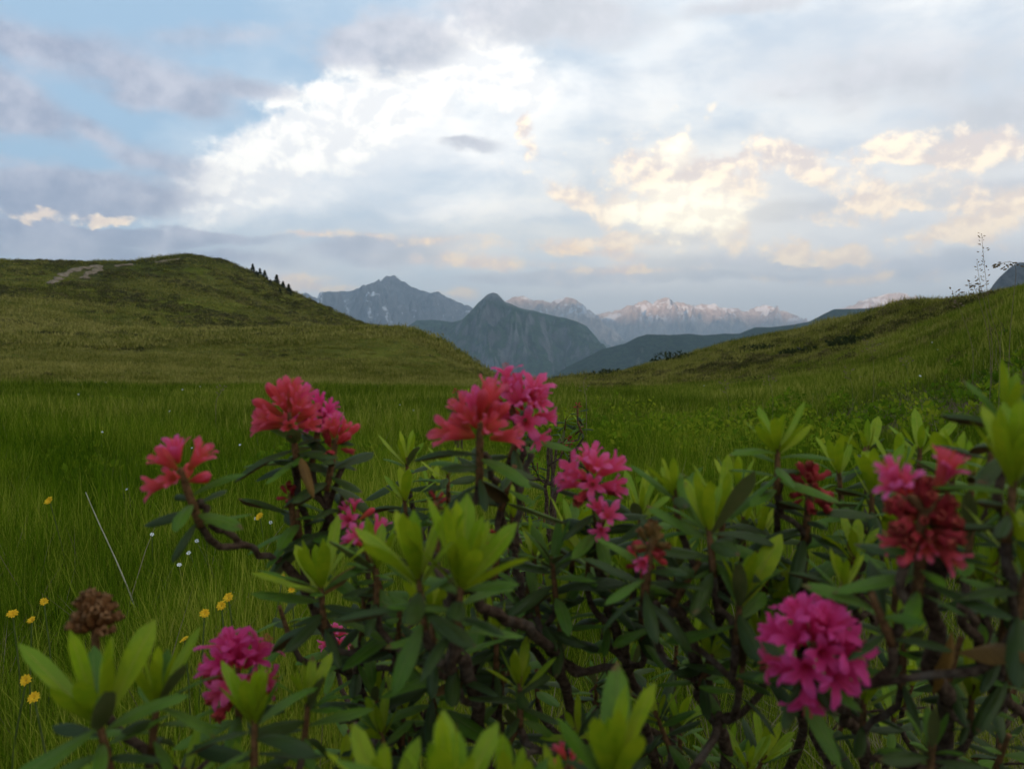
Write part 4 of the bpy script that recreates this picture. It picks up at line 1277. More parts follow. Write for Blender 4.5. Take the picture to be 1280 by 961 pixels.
# --- shrub right of the centre
D = Shrub('alpenrose_shrub', 'alpenrose right of centre, pink and half withered heads between bright green rosettes', px_base(870, 0.80), 4)
D.stem([D.base, at(905, 960, 0.60), at(880, 850, 0.52), at(850, 770, 0.47), at(826, 715, 0.45)], 0.0055, 0.0030)
D.stem([D.base, at(820, 960, 0.62), at(795, 870, 0.58), at(768, 790, 0.54), at(752, 710, 0.52), at(745, 650, 0.51)], 0.0045, 0.0023)
D.stem([at(880, 850, 0.52), at(900, 760, 0.50), at(892, 690, 0.46)], 0.0028, 0.0023)
D.stem([D.base, at(985, 960, 0.66), at(1000, 850, 0.58), at(1005, 740, 0.52), at(1008, 660, 0.50)], 0.0042, 0.0025)
D.stem([at(1000, 850, 0.58), at(975, 760, 0.54), at(972, 660, 0.50), at(976, 600, 0.49)], 0.0024, 0.0020)
D.stem([D.base, at(850, 1000, 0.66), at(842, 930, 0.62)], 0.0049, 0.0031)
D.cluster(738, 588, 0.50, ['pink'] * 7 + ['red'] * 3 + ['wilt'] * 3, 88, (-.15, -.2), old=7, olen=92, flen=0.56, spread=(10, 100), label='pink and orange flower head')
D.cluster(753, 648, 0.48, ['pink'] * 3, 50, (.0, -1.6), old=4, olen=90, flen=0.85, spread=(5, 45), label='single open pink flower facing the viewer')
D.cluster(815, 668, 0.41, ['tan'] * 12 + ['wilt'] * 6 + ['red'] * 2, 86, (.1, -.1), old=10, olen=112, flen=0.42, spread=(0, 105), label='flower head mostly turned to seed')
D.cluster(800, 700, 0.46, ['red'] * 3 + ['wilt'] * 4, 50, (-.4, -.3), old=0, flen=0.6)
D.shoot(885, 655, 0.43, (-.12, 0), 9, 100, 8, 110, (8, 44))
D.shoot(842, 610, 0.47, (-.15, 0), 9, 60, 5, 95, (8, 50))
D.shoot(905, 640, 0.46, (.12, 0), 7, 92, 6, 100, (8, 40))
D.shoot(925, 745, 0.42, (.05, -.1), 9, 105, 6, 115, (6, 38))
D.shoot(872, 705, 0.43, (.5, -.2), 0, 0, 7, 120, opol=(40, 90))
D.shoot(972, 555, 0.47, (.0, 0), 13, 72, 9, 95, (10, 62), label='highest bright green rosette of the shrub')
D.cluster(1015, 594, 0.48, ['wilt'] * 22, 98, (.1, 0), old=9, olen=100, flen=0.42, spread=(0, 120), label='withered rust red flower head')
D.shoot(690, 700, 0.50, (-.1, -.1), 11, 72, 9, 105, (14, 68), kind='mid')
D.shoot(668, 745, 0.52, (-.2, -.1), 0, 0, 9, 105)
D.shoot(764, 965, 0.30, (.0, -.06), 12, 138, 6, 130, (6, 38), label='bright green rosette at the bottom middle')
D.shoot(700, 990, 0.32, (-.1, 0), 6, 90, 7, 120, (8, 44))
D.cluster(712, 948, 0.36, ['red'] * 7, 70, (.1, 0), old=6, olen=110, flen=0.5, label='red buds at the bottom edge')
D.shoot(850, 905, 0.62, (0, 0), 9, 62, 8, 75, (8, 40))
D.shoot(800, 760, 0.54, (-.1, -.1), 0, 0, 9, 98)
D.shoot(760, 740, 0.54, (0, 0), 5, 55, 8, 95, kind='mid')
D.shoot(745, 850, 0.66, (0, 0), 6, 55, 8, 78, kind='mid')
D.shoot(790, 830, 0.62, (.1, 0), 7, 50, 8, 80, kind='mid')
D.shoot(960, 700, 0.50, (.1, 0), 0, 0, 8, 98)
D.shoot(1000, 700, 0.50, (.0, 0), 0, 0, 9, 95)

# --- right hand shrub, nearest the camera
E = Shrub('alpenrose_shrub', 'nearest alpenrose at the right edge with a magenta head below a fading red one', px_base(1150, 0.66), 5)
E.stem([E.base, at(1180, 960, 0.46), at(1172, 850, 0.38), at(1166, 760, 0.35), at(1160, 700, 0.335)], 0.0045, 0.0031)
E.stem([E.base, at(1290, 960, 0.50), at(1240, 860, 0.42), at(1205, 760, 0.37)], 0.0031, 0.0025)
E.stem([E.base, at(1080, 950, 0.52), at(1060, 900, 0.46), at(1030, 855, 0.40)], 0.0038, 0.0023)
E.stem([at(1240, 860, 0.42), at(1262, 740, 0.40), at(1255, 640, 0.38)], 0.0028, 0.0023)
E.cluster(1155, 628, 0.33, ['wilt'] * 40 + ['red'] * 6, 140, (.02, -.05), old=11, olen=125, flen=0.44, spread=(0, 120), label='fading red flower head with two fresh pink flowers')
E.cluster(1134, 616, 0.325, ['pink'] * 3, 66, (-1.0, -.3), old=0, flen=1.1, spread=(0, 20))
E.cluster(1170, 614, 0.325, ['pink'] * 1 + ['red'] * 2, 66, (.35, -.1), old=0, flen=1.1, spread=(0, 10))
E.cluster(1020, 797, 0.34, ['magenta'] * 17 + ['pink'] * 2, 160, (-.05, -.75), old=9, olen=120, flen=0.50, spread=(0, 112), label='large round magenta flower head')
E.shoot(1190, 590, 0.46, (0, 0), 8, 82, 6, 90, (8, 40))
E.shoot(1215, 655, 0.38, (.1, 0), 8, 85, 6, 100, (8, 42))
E.shoot(1268, 590, 0.32, (.05, -.05), 13, 128, 8, 110, (6, 40), label='large bright green rosette cut by the right edge')
E.shoot(1262, 520, 0.36, (.1, 0), 8, 90, 5, 110, (6, 40))
E.shoot(1285, 705, 0.32, (.1, -.1), 8, 110, 7, 130, (8, 48))
E.shoot(1090, 610, 0.52, (0, 0), 10, 76, 7, 90, (10, 50))
E.shoot(1048, 585, 0.56, (-.1, 0), 8, 62, 7, 82, (10, 50))
E.shoot(1125, 590, 0.56, (.1, 0), 8, 64, 7, 82, (10, 50))
E.shoot(1060, 650, 0.52, (-.1, 0), 4, 60, 8, 95, (10, 60), kind='mid')
E.shoot(1240, 560, 0.40, (.2, .1), 0, 0, 8, 110)
E.shoot(1250, 660, 0.40, (.2, .1), 0, 0, 9, 115)
E.shoot(1090, 745, 0.33, (-.5, -.2), 0, 0, 5, 120, opol=(50, 95))
E.shoot(1055, 725, 0.40, (0, 0), 6, 60, 6, 100, (8, 40))
E.shoot(1200, 800, 0.40, (.2, -.1), 0, 0, 7, 120)
E.shoot(1165, 930, 0.36, (0, -.1), 6, 75, 9, 130, (8, 40), kind='mid')
E.shoot(1270, 800, 0.40, (.1, -.1), 0, 0, 7, 120)

for (px, py, dep, n, ln) in ((640, 640, .58, 8, 62), (668, 690, .56, 8, 60), (715, 665, .58, 8, 60), (560, 590, .64, 8, 55), (610, 700, .56, 7, 55), (470, 700, .46, 9, 78), (540, 760, .44, 8, 70), (620, 790, .48, 8, 64), (650, 850, .46, 8, 66)):
    Cc.shoot(px, py, dep, (0, 0), n, ln, 7, 80, (10, 52))
for (px, py, dep, n, ln) in ((800, 640, .55, 9, 66), (950, 660, .52, 9, 66), (925, 610, .54, 9, 60), (845, 700, .52, 8, 62), (975, 745, .50, 8, 66), (870, 800, .58, 8, 58), (790, 720, .56, 8, 60), (905, 690, .50, 8, 60), (735, 690, .52, 8, 64), (700, 760, .52, 8, 60), (820, 745, .50, 8, 62), (955, 800, .48, 9, 66), (930, 650, .50, 8, 62)):
    D.shoot(px, py, dep, (0, -.05), n, ln, 6, 85, (10, 50))
for (px, py, dep, n, ln) in ((1070, 690, .48, 9, 66), (1110, 660, .54, 9, 66), (1230, 720, .40, 8, 76), (1215, 590, .44, 8, 70), (1150, 560, .60, 8, 60), (1085, 560, .64, 8, 54), (1255, 760, .40, 8, 80), (1120, 720, .44, 8, 70), (1130, 800, .42, 8, 74), (1215, 860, .42, 8, 74), (1080, 870, .44, 8, 66)):
    E.shoot(px, py, dep, (0, -.05), n, ln, 6, 85, (10, 50))
for S, x0, x1, n in ((Cc, 470, 720, 7), (D, 700, 1010, 10), (E, 1010, 1290, 9), (B, 380, 520, 4)):
    for _ in range(n):
        S.shoot(S.r.uniform(x0, x1), S.r.uniform(770, 975), S.r.uniform(.46, .68), (S.r.gauss(0, .25), S.r.gauss(-.1, .2)), S.r.choice((0, 6, 8)), 62, 8, S.r.uniform(70, 95), (10, 55), opol=(45, 110))
for S in (A, B, Cc, D, E):
    S.grow()
for S, n in ((A, 4), (B, 9), (Cc, 12), (D, 14), (E, 12)):       # bare dead twigs in the tangle
    nodes = list(S.nodes)
    for _ in range(n):
        zt = S.base.z + 0.62 * (max(c[0].z for c in nodes) - S.base.z)
        q, rad, d = S.r.choice([c for c in nodes if c[0].z < zt])
        w = (d * .6 + Vector((S.r.gauss(0, .6), S.r.gauss(0, .5), S.r.gauss(.3, .4)))).normalized()
        L = S.r.uniform(.03, .085)
        m1 = q + w * L * .5 + Vector((S.r.gauss(0, .012), S.r.gauss(0, .012), S.r.gauss(0, .01)))
        S.stem([q, m1, q + w * L + Vector((S.r.gauss(0, .02), 0, S.r.gauss(0, .015)))], 0.0016, 0.0007, 'twig')
# the big yellow brown dying leaf by the right edge, and a smaller one at the foot of the central stem
def dead_leaf(S, px, py, dep, px2, py2, dep2, L):
    a, b = at(px, py, dep), at(px2, py2, dep2)
    o = S.place('leaf', LEAF['dead'][0], S.root, S.base, a, frame(b - a, Vector((0, -0.5, 1))), (b - a).length)
    o['label'] = 'dying yellow brown leaf'
dead_leaf(E, 1200, 815, 0.34, 1300, 785, 0.30, 0)
dead_leaf(E, 1190, 790, 0.36, 1195, 880, 0.37, 0)
dead_leaf(Cc, 590, 845, 0.47, 538, 858, 0.46, 0)
dead_leaf(B, 392, 622, 0.50, 378, 570, 0.50, 0)
def gather_small_leaves(S, keep=296):
    """The leaves that show largest stay single parts; the rest become one part of the shrub."""
    cand = []
    for sh in S.root.children:
        if sh.name.startswith('leafy_shoot'):
            for c in sh.children:
                if c.name.startswith('leaf'):
                    w = S.base + sh.location + c.matrix_basis.translation
                    px = 640 + FPX * w.x / w.y; py = 432 + FPX * (CAM_Z - w.z) / w.y
                    vis = 1.0 if -40 < px < 1320 and py < 1000 else 0.1
                    cand.append((vis * c.matrix_basis.to_scale().x / w.length, c, sh))
    cand.sort(key=lambda t: -t[0])
    V, F, U, A, MI = [], [], [], [], []
    mats = [M_OLD, M_MIDL, M_YOUNG, M_DEAD]; n0 = 0
    for _, c, sh in cand[keep:]:
        me = c.data; n = len(me.vertices)
        co = np.empty(n * 3); me.vertices.foreach_get('co', co); co = co.reshape(-1, 3)
        M = np.array(Matrix.Translation(sh.location) @ c.matrix_basis)
        V.append(co @ M[:3, :3].T + M[:3, 3]); f = grid_faces(5, 8); F.append(f + n0); n0 += n
        t = np.arange(8) / 7.0; U.append(np.stack([np.repeat(np.arange(5) / 4.0, 8), np.tile(t, 5)], -1))
        A.append(np.full(n, S.r.random())); MI.append(np.full(len(f), mats.index(me.materials[0])))
        bpy.data.objects.remove(c)
    if not V: return
    me = np_mesh('leaves', np.concatenate(V), np.concatenate(F), None, uv=np.concatenate(U))
    for m in mats: me.materials.append(m)
    me.polygons.foreach_set('material_index', np.concatenate(MI).astype(np.int32))
    a = me.attributes.new('leaf_var', 'FLOAT', 'POINT'); a.data.foreach_set('value', np.concatenate(A).astype(np.float32))
    tag(obj('leaves', me, S.root), kind='stuff')
for S in (Cc, D, E):
    gather_small_leaves(S)
print('LEAVES', [S.nleaf for S in (A, B, Cc, D, E)], 'OBJECTS', len(scn.objects))

# ------------------------------------------------------------------ small plants and trees
def flat_mat(name, a, b, scale=60.0, trans=0.2):
    m, T = new_mat(name)
    P = T.n('ShaderNodeNewGeometry').outputs['Position']
    c = T.mix(T.ss(T.noise(P, scale, 4, 0.6).outputs[0], 0.35, 0.65), a, b)
    out(T, leafy(T, c, trans, 0.5, 0.0))
    return m
M_YEL = flat_mat('yellow petal', (0.72, 0.40, 0.02), (0.80, 0.52, 0.03), 200)
M_WHT = flat_mat('white petal', (0.68, 0.70, 0.66), (0.78, 0.78, 0.74), 200)
M_STEM = flat_mat('flower stem', (0.08, 0.12, 0.025), (0.12, 0.15, 0.04), 90)
M_PALE = flat_mat('pale dry stem', (0.42, 0.40, 0.26), (0.52, 0.50, 0.36), 90)
M_STRAW = flat_mat('dull straw', (0.16, 0.15, 0.06), (0.24, 0.21, 0.10), 90)
M_SEED = flat_mat('grass seed head', (0.17, 0.13, 0.08), (0.27, 0.20, 0.12), 90)
M_CONIFER = flat_mat('conifer needles', (0.026, 0.036, 0.016), (0.050, 0.062, 0.026), 1.5)
M_JUNI = flat_mat('juniper', (0.022, 0.032, 0.012), (0.050, 0.060, 0.022), 2.5)
M_GREYW = flat_mat('dead grey wood', (0.06, 0.055, 0.05), (0.11, 0.10, 0.09), 20, 0.0)

def rosette(name, n, r, w, mat, lift, two=False, seed=0):
    q = random.Random(seed); V = []; F = []
    for layer in range(2 if two else 1):
        rr = r * (1 - 0.35 * layer)
        for k in range(n):
            a = 6.2832 * (k + 0.5 * layer) / n + q.gauss(0, .06); i0 = len(V)
            d = Vector((math.cos(a), math.sin(a), 0)); s = Vector((-d.y, d.x, 0)); up = Vector((0, 0, 1))
            L = rr * q.uniform(.85, 1.1); z = lift * (1 + layer)
            V += [tuple(d * L * .08 - s * w * .3), tuple(d * L * .08 + s * w * .3), tuple(d * L * .7 + s * w + up * z * L), tuple(d * L + up * z * L * .9), tuple(d * L * .7 - s * w + up * z * L)]
            F += [(i0, i0 + 1, i0 + 2, i0 + 4)]
            F += [(i0 + 4, i0 + 2, i0 + 3, i0 + 3)]
    quads = np.array([f for f in F if len(set(f)) == 4]); tris = np.array([f[:3] for f in F if len(set(f)) == 3])
    return np_mesh(name, V, [quads, tris], mat)
YEL = [rosette('flower_head', 11, 0.0125, 0.0026, M_YEL, 0.30, True, k) for k in range(3)]
WHT = [rosette('flower_head', 6, 0.0085, 0.0028, M_WHT, 0.25, False, 10 + k) for k in range(2)]

def hit_near(px, py, h, y0=0.7, y1=60.0):
    """Depth at which the sight line through (px, py) is h above the ground."""
    prev = None
    y = y0
    while y < y1:
        p = at(px, py, y); d = p.z - gz(p.x, p.y) - h
        if d <= 0: return y
        y *= 1.015
    return y
def meadow_flower(name, label, group, px, py, h, heads, scale, cat='flower'):
    y = hit_near(px, py, h)
    top = at(px, py, y); base = Vector((top.x + rg.gauss(0, .02), top.y + rg.gauss(0, .02), 0)); base.z = gz(base.x, base.y)
    t = tag(empty(name, base), label, cat, group)
    rel = top - base
    pts = smooth_path([Vector((0, 0, 0)), rel * .5 + Vector((rg.gauss(0, .008), 0, 0)), rel], 4)
    obj('stem', tube_mesh('stem', pts, [0.0012] * len(pts), M_STEM, 5), t)
    o = obj('flower_head', rg.choice(heads), t, rel)
    o.scale = (scale,) * 3
    o.rotation_euler = (R(rg.uniform(15, 60)), R(rg.gauss(0, 15)), rg.uniform(-.5, .5))
    return t
for i, (px, py, sc_, lab) in enumerate((
        (62, 626, 1.1, 'yellow meadow flower alone in tall grass at far left above the pale stem'),
        (16, 768, 1.1, 'yellow flower closest to the left edge, highest of the corner group'),
        (55, 752, .8, 'small yellow flower up and right of the one at the left edge'),
        (40, 775, .8, 'small yellow flower just below the left edge pair'),
        (33, 850, .9, 'yellow flower low at the left beside the big green rosette'),
        (43, 872, .9, 'lowest yellow flower, by the left corner rosette'),
        (231, 800, .9, 'yellow flower between the corner rosette and the magenta head'),
        (256, 767, 1.0, 'yellow flower just left of the pair above the magenta head'),
        (277, 757, 1.0, 'lower flower of the close yellow pair above the magenta head'),
        (286, 747, 1.1, 'upper flower of the close yellow pair above the magenta head'),
        (353, 722, .9, 'yellow flower left of the leaves of the leaning branch, upper of two'),
        (365, 737, .8, 'yellow flower under the leaves of the leaning branch, lower of two'),
        (325, 646, 1.1, 'yellow flower behind the leaning branch, level with its bend'))):
    meadow_flower('yellow_flower', lab, 'yellow flowers in the meadow grass', px, py, 0.20, YEL, sc_ * (0.58 if py > 700 else 0.8))
NEARW = ((190, 668, 'tiny white flower left of the leaning branch, above its drooping leaf'), (252, 660, 'topmost tiny white flower of the loose patch under the leaning branch'),
         (259, 672, 'tiny white flower at the right of the loose patch under the leaning branch'), (246, 676, 'tiny white flower in the middle of the loose patch under the leaning branch'),
         (236, 691, 'tiny white flower low in the patch under the leaning branch'), (224, 706, 'lowest tiny white flower of the patch under the leaning branch'),
         (320, 648, 'tiny white flower beside the yellow flower behind the leaning branch'), (338, 653, 'tiny white flower right of the yellow flower behind the leaning branch'),
         (158, 612, 'tiny white flower in the grass left of the leaning red head'), (240, 560, 'tiny white flower just above right of the leaning red head'), (300, 556, 'tiny white flower in tall grass between the two left red heads'))
for (px, py, lab) in NEARW:
    meadow_flower('white_flower', lab, 'tiny white flowers in the near grass', px, py, 0.15, WHT, 0.6)
for (px, py) in ((128, 540), (40, 478), (101, 481), (132, 478), (212, 514), (98, 493), (228, 487), (492, 501), (517, 513), (500, 506), (470, 488), (410, 483), (250, 483)):
    y = hit_near(px, py, 0.15)
    meadow_flower('white_flower', 'white speck of a flower far across the level pasture', 'white flower specks across the pasture', px, py, 0.15, WHT, min(0.7 + 0.07 * (y - 4), 2.0))
for (px, py, lab) in ((1000, 452, 'white flower speck on the right slope, farthest from the soil patch'), (1100, 430, 'white flower speck high on the right slope'), (1165, 428, 'upper flower of the white pair above the bare soil'),
                 (1172, 437, 'lower flower of the white pair above the bare soil'), (1150, 470, 'white flower beside the bare soil of the right bank'), (880, 482, 'white flower speck low on the right slope above the bilberry')):
    meadow_flower('white_flower', lab, 'white flower specks on the right slope', px, py, 0.15, WHT, 0.9)

# ---- tall grass stalks
def grass_stalk(label, pix, depth, r=0.0011, heads=0, mat=None, group=None, n_leaf=0, hs=1.0, nod=0.0):
    pts = [at(px, py, depth + dd) for px, py, dd in pix]
    b = pts[-1]
    base = Vector((b.x, b.y, gz(b.x, b.y)))
    t = tag(empty('grass_stalk', base), label, 'grass stalk', group)
    path = smooth_path([base - base] + [p - base for p in reversed(pts)], 6)
    n = len(path)
    obj('stem', tube_mesh('stem', path, [r * (1 - 0.55 * i / n) for i in range(n)], mat or M_SEED, 5), t)
    V, F = [], []
    for i in range(heads):
        f = 1 - 0.42 * (i / max(1, heads)) 
        p = path[min(n - 1, int(f * (n - 1)))]
        a = rg.uniform(0, 6.28); d = Vector((math.cos(a), math.sin(a) * .6, rg.uniform(.2, .9) - nod)).normalized()
        off = d * rg.uniform(0.004, 0.030) * hs * (0.4 + (1 - f) * 1.6)
        q = p + off
        L = rg.uniform(0.007, 0.013) * hs
        s = d.orthogonal().normalized() * L * .22; s2 = d.cross(s).normalized() * L * .22
        i0 = len(V)
        V += [tuple(p), tuple(p + s * .12), tuple(q), tuple(q + s * .12)]
        F.append((i0, i0 + 1, i0 + 3, i0 + 2))
        for ss_ in (s, s2):
            i0 = len(V)
            V += [tuple(q), tuple(q + d * L * .5 + ss_), tuple(q + d * L), tuple(q + d * L * .5 - ss_)]
            F.append((i0, i0 + 1, i0 + 2, i0 + 3))
    if heads:
        obj('seed_head', np_mesh('seed_head', V, np.array(F), M_SEED), t)
    for k in range(n_leaf):
        p = path[int(n * (0.25 + 0.2 * k))]
        a = rg.uniform(0, 6.28); d = Vector((math.cos(a), math.sin(a), 0))
        lp = smooth_path([p, p + d * .06 + Vector((0, 0, .05)), p + d * .13 + Vector((0, 0, .03))], 4)
        Vv = []
        for i, w in enumerate(lp):
            ww = 0.0022 * (1 - i / len(lp)); sd = Vector((-d.y, d.x, 0)) * ww
            Vv += [tuple(w - sd), tuple(w + sd)]
        obj('leaf', np_mesh('leaf', Vv, np.array([(2 * i, 2 * i + 1, 2 * i + 3, 2 * i + 2) for i in range(len(lp) - 1)]), M_STEM), t)
    return t
SG = 'seeding grasses on the right skyline'
grass_stalk('tallest seeding grass stalk standing against the sky at the right', [(1227, 292, 0), (1229, 317, 0), (1233, 355, 0), (1238, 390, 0), (1250, 440, .05)], 3.0, heads=34, group=SG, n_leaf=1)
grass_stalk('thin seeding grass stalk just left of the tallest one', [(1221, 328, 0), (1224, 348, 0), (1229, 372, 0), (1240, 430, 0)], 3.1, heads=18, group=SG)
grass_stalk('short bushy seeding grass stalk left of the tallest, with drooping spikelets', [(1214, 354, 0), (1219, 362, 0), (1224, 376, 0), (1238, 440, 0)], 2.9, heads=24, group=SG, hs=1.5, nod=.3)
grass_stalk('arching grass stalk nodding before the dark rock peak', [(1248, 332, 0), (1256, 328, 0), (1265, 328, 0), (1270, 340, 0), (1266, 380, 0), (1262, 430, 0)], 2.8, heads=22, group=SG, hs=1.6, nod=.8)
grass_stalk('low slanting grass stalk on the skyline, leftmost of the seeding grasses', [(1190, 364, 0), (1195, 376, 0), (1203, 395, 0), (1216, 440, 0)], 3.6, heads=14, group=SG, hs=1.5)
grass_stalk('long pale dry stem leaning left above the corner rosette', [(107, 615, 0), (122, 650, 0), (148, 707, 0), (170, 765, 0)], 1.45, r=0.0017, mat=M_PALE)
grass_stalk('pale dry stem lying slantwise right of the yellow flowers', [(288, 738, 0), (315, 748, 0), (348, 765, 0)], 1.5, r=0.0012, mat=M_PALE)
grass_stalk('pale dry stem curving down the slope under the tallest seeding grass', [(1238, 386, 0), (1250, 402, 0), (1256, 415, 0), (1251, 424, 0)], 2.6, r=0.0010, mat=M_STRAW)
grass_stalk('thin dark stalk rising from the meadow edge below the valley', [(729, 476, 0), (731, 490, 0), (733, 505, 0)], 4.0, r=0.002, heads=10, hs=1.5)
grass_stalk('dark sedge stalk with a drooping tip in the meadow left of the red heads', [(279, 484, 0), (275, 492, 0), (270, 505, 0)], 4.5, r=0.002, heads=10, hs=1.5)
for px, py, lab in ((1086, 428, 'thin seeding stalk high on the right slope, left of the bare soil'), (1130, 446, 'thin seeding stalk on the right slope closest to the bare soil'), (960, 470, 'thin seeding stalk behind the highest green rosette'),
                    (905, 478, 'thin seeding stalk on the right slope, lowest and leftmost'), (1060, 462, 'thin seeding stalk in the middle of the right slope')):
    grass_stalk(lab, [(px, py, 0), (px + 3, py + 12, 0), (px + 6, py + 30, 0)], 4.2, r=0.0009, heads=12, hs=1.6, group='thin grass stalks on the right slope', mat=M_STRAW)

# ---- conifers and bushes on the hills
def conifer(label, px, py_top, py_base, depth, seed):
    q = random.Random(seed)
    b = at(px, py_base, depth); base = Vector((b.x, b.y, gz(b.x, b.y) - 0.2))
    H = (py_base - py_top) * depth / FPX + 0.6
    t = tag(empty('conifer_tree', base), label, 'conifer', 'conifers on the shoulder of the left hill')
    pts = [Vector((0, 0, 0)), Vector((q.gauss(0, .05), 0, H * .5)), Vector((q.gauss(0, .08), 0, H))]
    obj('trunk', tube_mesh('trunk', smooth_path(pts, 4), [0.10 * (1 - i / 9.5) for i in range(9)], M_GREYW, 6), t)
    V, F = [], []
    for k in range(340):
        f = q.random() ** 1.25
        z = H * (0.08 + 0.92 * f)
        r = H * 0.34 * (1 - f) ** 0.9 * q.uniform(0.25, 1.15) + 0.04
        a = q.uniform(0, 6.28)
        c = Vector((math.cos(a) * r, math.sin(a) * r, z - r * 0.35))
        d = Vector((math.cos(a), math.sin(a), -0.45 + q.gauss(0, .3))).normalized(); s = d.orthogonal().normalized()
        s = Quaternion(d, q.uniform(0, 6.28)) @ s
        L = H * q.uniform(.07, .14); i0 = len(V)
        V += [tuple(c - d * L), tuple(c + s * L * .35), tuple(c + d * L), tuple(c - s * L * .35)]; F.append((i0, i0 + 1, i0 + 2, i0 + 3))
    obj('crown', np_mesh('crown', V, np.array(F), M_CONIFER), t)
for i, (px, pt, pb, lab) in enumerate((
        (316, 331, 341, 'small conifer standing highest and alone on the left hill shoulder'),
        (325, 337, 346, 'dense low conifer next below the highest one on the hill shoulder'),
        (331, 340, 350, 'dense conifer third from the top on the hill shoulder'),
        (346, 347, 359, 'tallest pointed conifer on the left hill shoulder'),
        (354, 353, 362, 'slim conifer just below the tallest one'),
        (361, 356, 367, 'lowest conifer on the hill shoulder, before the far range'),
        (321, 338, 344, 'stunted conifer between the highest and the dense low one'),
        (338, 348, 355, 'stunted bushy conifer just above the tallest one'),
        (350, 354, 361, 'stunted conifer at the foot of the tallest one'))):
    conifer(lab, px, pt, pb, 222 - i * 2, 500 + i)
def bush(name, label, px, py, depth, w, h, seed, group=None, mat=None, n=260):
    q = random.Random(seed)
    b = at(px, py, depth); base = Vector((b.x, b.y, gz(b.x, b.y) - 0.05))
    t = tag(empty(name, base), label, 'bush', group)
    V, F = [], []
    lob = [(q.uniform(-.6, .6) * w, q.uniform(-.4, .4) * w, q.uniform(.35, .6) * w, q.uniform(.5, 1) * h) for _ in range(6)]
    for k in range(n):
        lx, ly, lr, lh = q.choice(lob)
        a = q.uniform(0, 6.28); e = math.asin(q.uniform(0, 1)); rr = q.uniform(.7, 1.05)
        c = Vector((lx + lr * rr * math.cos(a) * math.cos(e), ly + lr * rr * math.sin(a) * math.cos(e), lh * rr * math.sin(e)))
        d = Vector((q.gauss(0, 1), q.gauss(0, 1), q.gauss(.6, .8))).normalized(); s = d.orthogonal().normalized(); s = Quaternion(d, q.uniform(0, 6.28)) @ s
        L = (w + h) * .5 * q.uniform(.10, .20); i0 = len(V)
        V += [tuple(c - d * L * .5), tuple(c + s * L * .35), tuple(c + d * L), tuple(c - s * L * .35)]; F.append((i0, i0 + 1, i0 + 2, i0 + 3))
    obj('crown', np_mesh('crown', V, np.array(F), mat or M_JUNI), t)
    for k in range(3):
        a = k * 2.1
        obj('stem', tube_mesh('stem', [Vector((0, 0, -.05)), Vector((math.cos(a) * w * .2, math.sin(a) * w * .2, h * .35)), Vector((math.cos(a) * w * .4, math.sin(a) * w * .4, h * .7))], [w * .03, w * .02, w * .01], M_GREYW, 5), t)
    return t
bush('juniper_bush', 'dark flat bush on the crest of the left hill beside the bare path end', 203, 324, 236, 2.6, 1.1, 1)
bush('juniper_bush', 'small dark bush on the very top of the left hill', 240, 320, 238, 0.9, 0.9, 2)
bush('juniper_bush', 'round dark bush where the left hill meets the knoll', 437, 404, 150, 1.4, 1.3, 3)
bush('juniper_bush', 'low dark bush at the foot of the right slope nearest the valley', 775, 470, 62, 2.2, 0.6, 4, 'dark bushes on the right slope')
bush('juniper_bush', 'dark bush on the right slope edge above the lowest one', 848, 456, 64, 2.2, 0.8, 5, 'dark bushes on the right slope')
bush('juniper_bush', 'dark bush high on the right slope edge below the forested ridge', 965, 433, 44, 1.6, 0.5, 6, 'dark bushes on the right slope')
bush('juniper_bush', 'dark mound bush in the middle of the right slope', 1010, 440, 30, 1.3, 0.35, 7, 'dark bushes on the right slope')
bush('juniper_bush', 'wide dark bush on the right slope below the skyline', 1080, 425, 24, 1.2, 0.3, 8, 'dark bushes on the right slope')
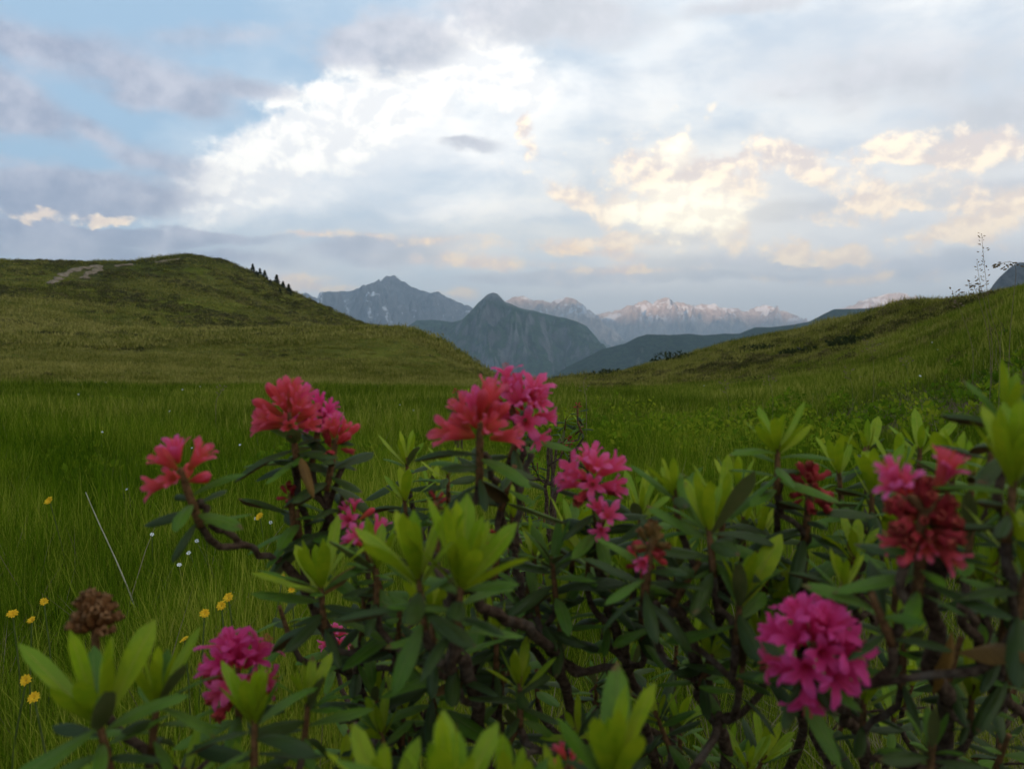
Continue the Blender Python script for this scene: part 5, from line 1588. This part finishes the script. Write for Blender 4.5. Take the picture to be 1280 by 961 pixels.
# bare dead bush on the knoll
def dead_bush():
    b = at(469, 410, 100); base = Vector((b.x, b.y, gz(b.x, b.y) - .1))
    t = tag(empty('dead_bush', base), 'bare spiky dead bush on top of the knoll', 'bush')
    q = random.Random(77)
    for k in range(9):
        a = q.uniform(0, 6.28); L = q.uniform(.5, 1.5); d = Vector((math.cos(a) * .55, math.sin(a) * .55, 1)).normalized()
        p = smooth_path([Vector((0, 0, 0)), d * L * .5 + Vector((q.gauss(0, .06), 0, 0)), d * L], 3)
        obj('branch', tube_mesh('branch', p, [.05 * (1 - i / (len(p) + 1)) for i in range(len(p))], M_GREYW, 5), t)
dead_bush()

# ---- small alpenroses farther back in the meadow
def back_shrub(label, px, dep, n, sx, top, bot, seed, heads, leafpx, flw):
    S = Shrub('alpenrose_shrub', label, px_base(px, dep), seed, 'small alpenroses behind the big shrubs')
    q = random.Random(seed + 900)
    for k in range(4):
        a = at(px + q.uniform(-sx, sx) * .7, top + (bot - top) * .35, dep + q.uniform(-.1, .1))
        S.stem([S.base, S.base * .5 + a * .5 + Vector((q.gauss(0, .02), 0, 0.02)), a], 0.006, 0.003)
    for k in range(n):
        x = px + q.uniform(-1, 1) * sx; f = q.random() ** 1.3
        d = dep + q.uniform(-.18, .18)
        kd = q.random()
        S.shoot(x, top + (bot - top) * f + abs(x - px) / sx * (bot - top) * .2, d, (q.gauss(0, .25), q.gauss(0, .25)), 5 if kd < .55 else 0, leafpx, 7, leafpx * 1.1, kind='young' if kd < .3 else 'mid')
    for (hx, hy, sz, kind, m) in heads:
        S.cluster(hx, hy, dep, [kind] * m, sz, old=4, olen=leafpx, flen=.42, spread=(0, 100))
    S.grow()
    return S
back_shrub('small alpenrose with withered red tufts behind the tall pink flower head', 700, 1.75, 20, 52, 512, 640, 31, [(712, 548, 26, 'wilt', 9), (722, 505, 16, 'wilt', 7), (735, 570, 18, 'wilt', 6)], 19, 0)
back_shrub('small alpenrose far in the meadow with dull pink heads left of the coral flower head', 576, 3.6, 9, 20, 490, 512, 33, [(570, 487, 14, 'wilt', 8), (582, 492, 14, 'pink', 6), (562, 500, 12, 'wilt', 6)], 10, 0)
back_shrub('small alpenrose low in the gap between the centre shrubs', 650, 1.25, 13, 36, 640, 720, 34, [], 26, 0)
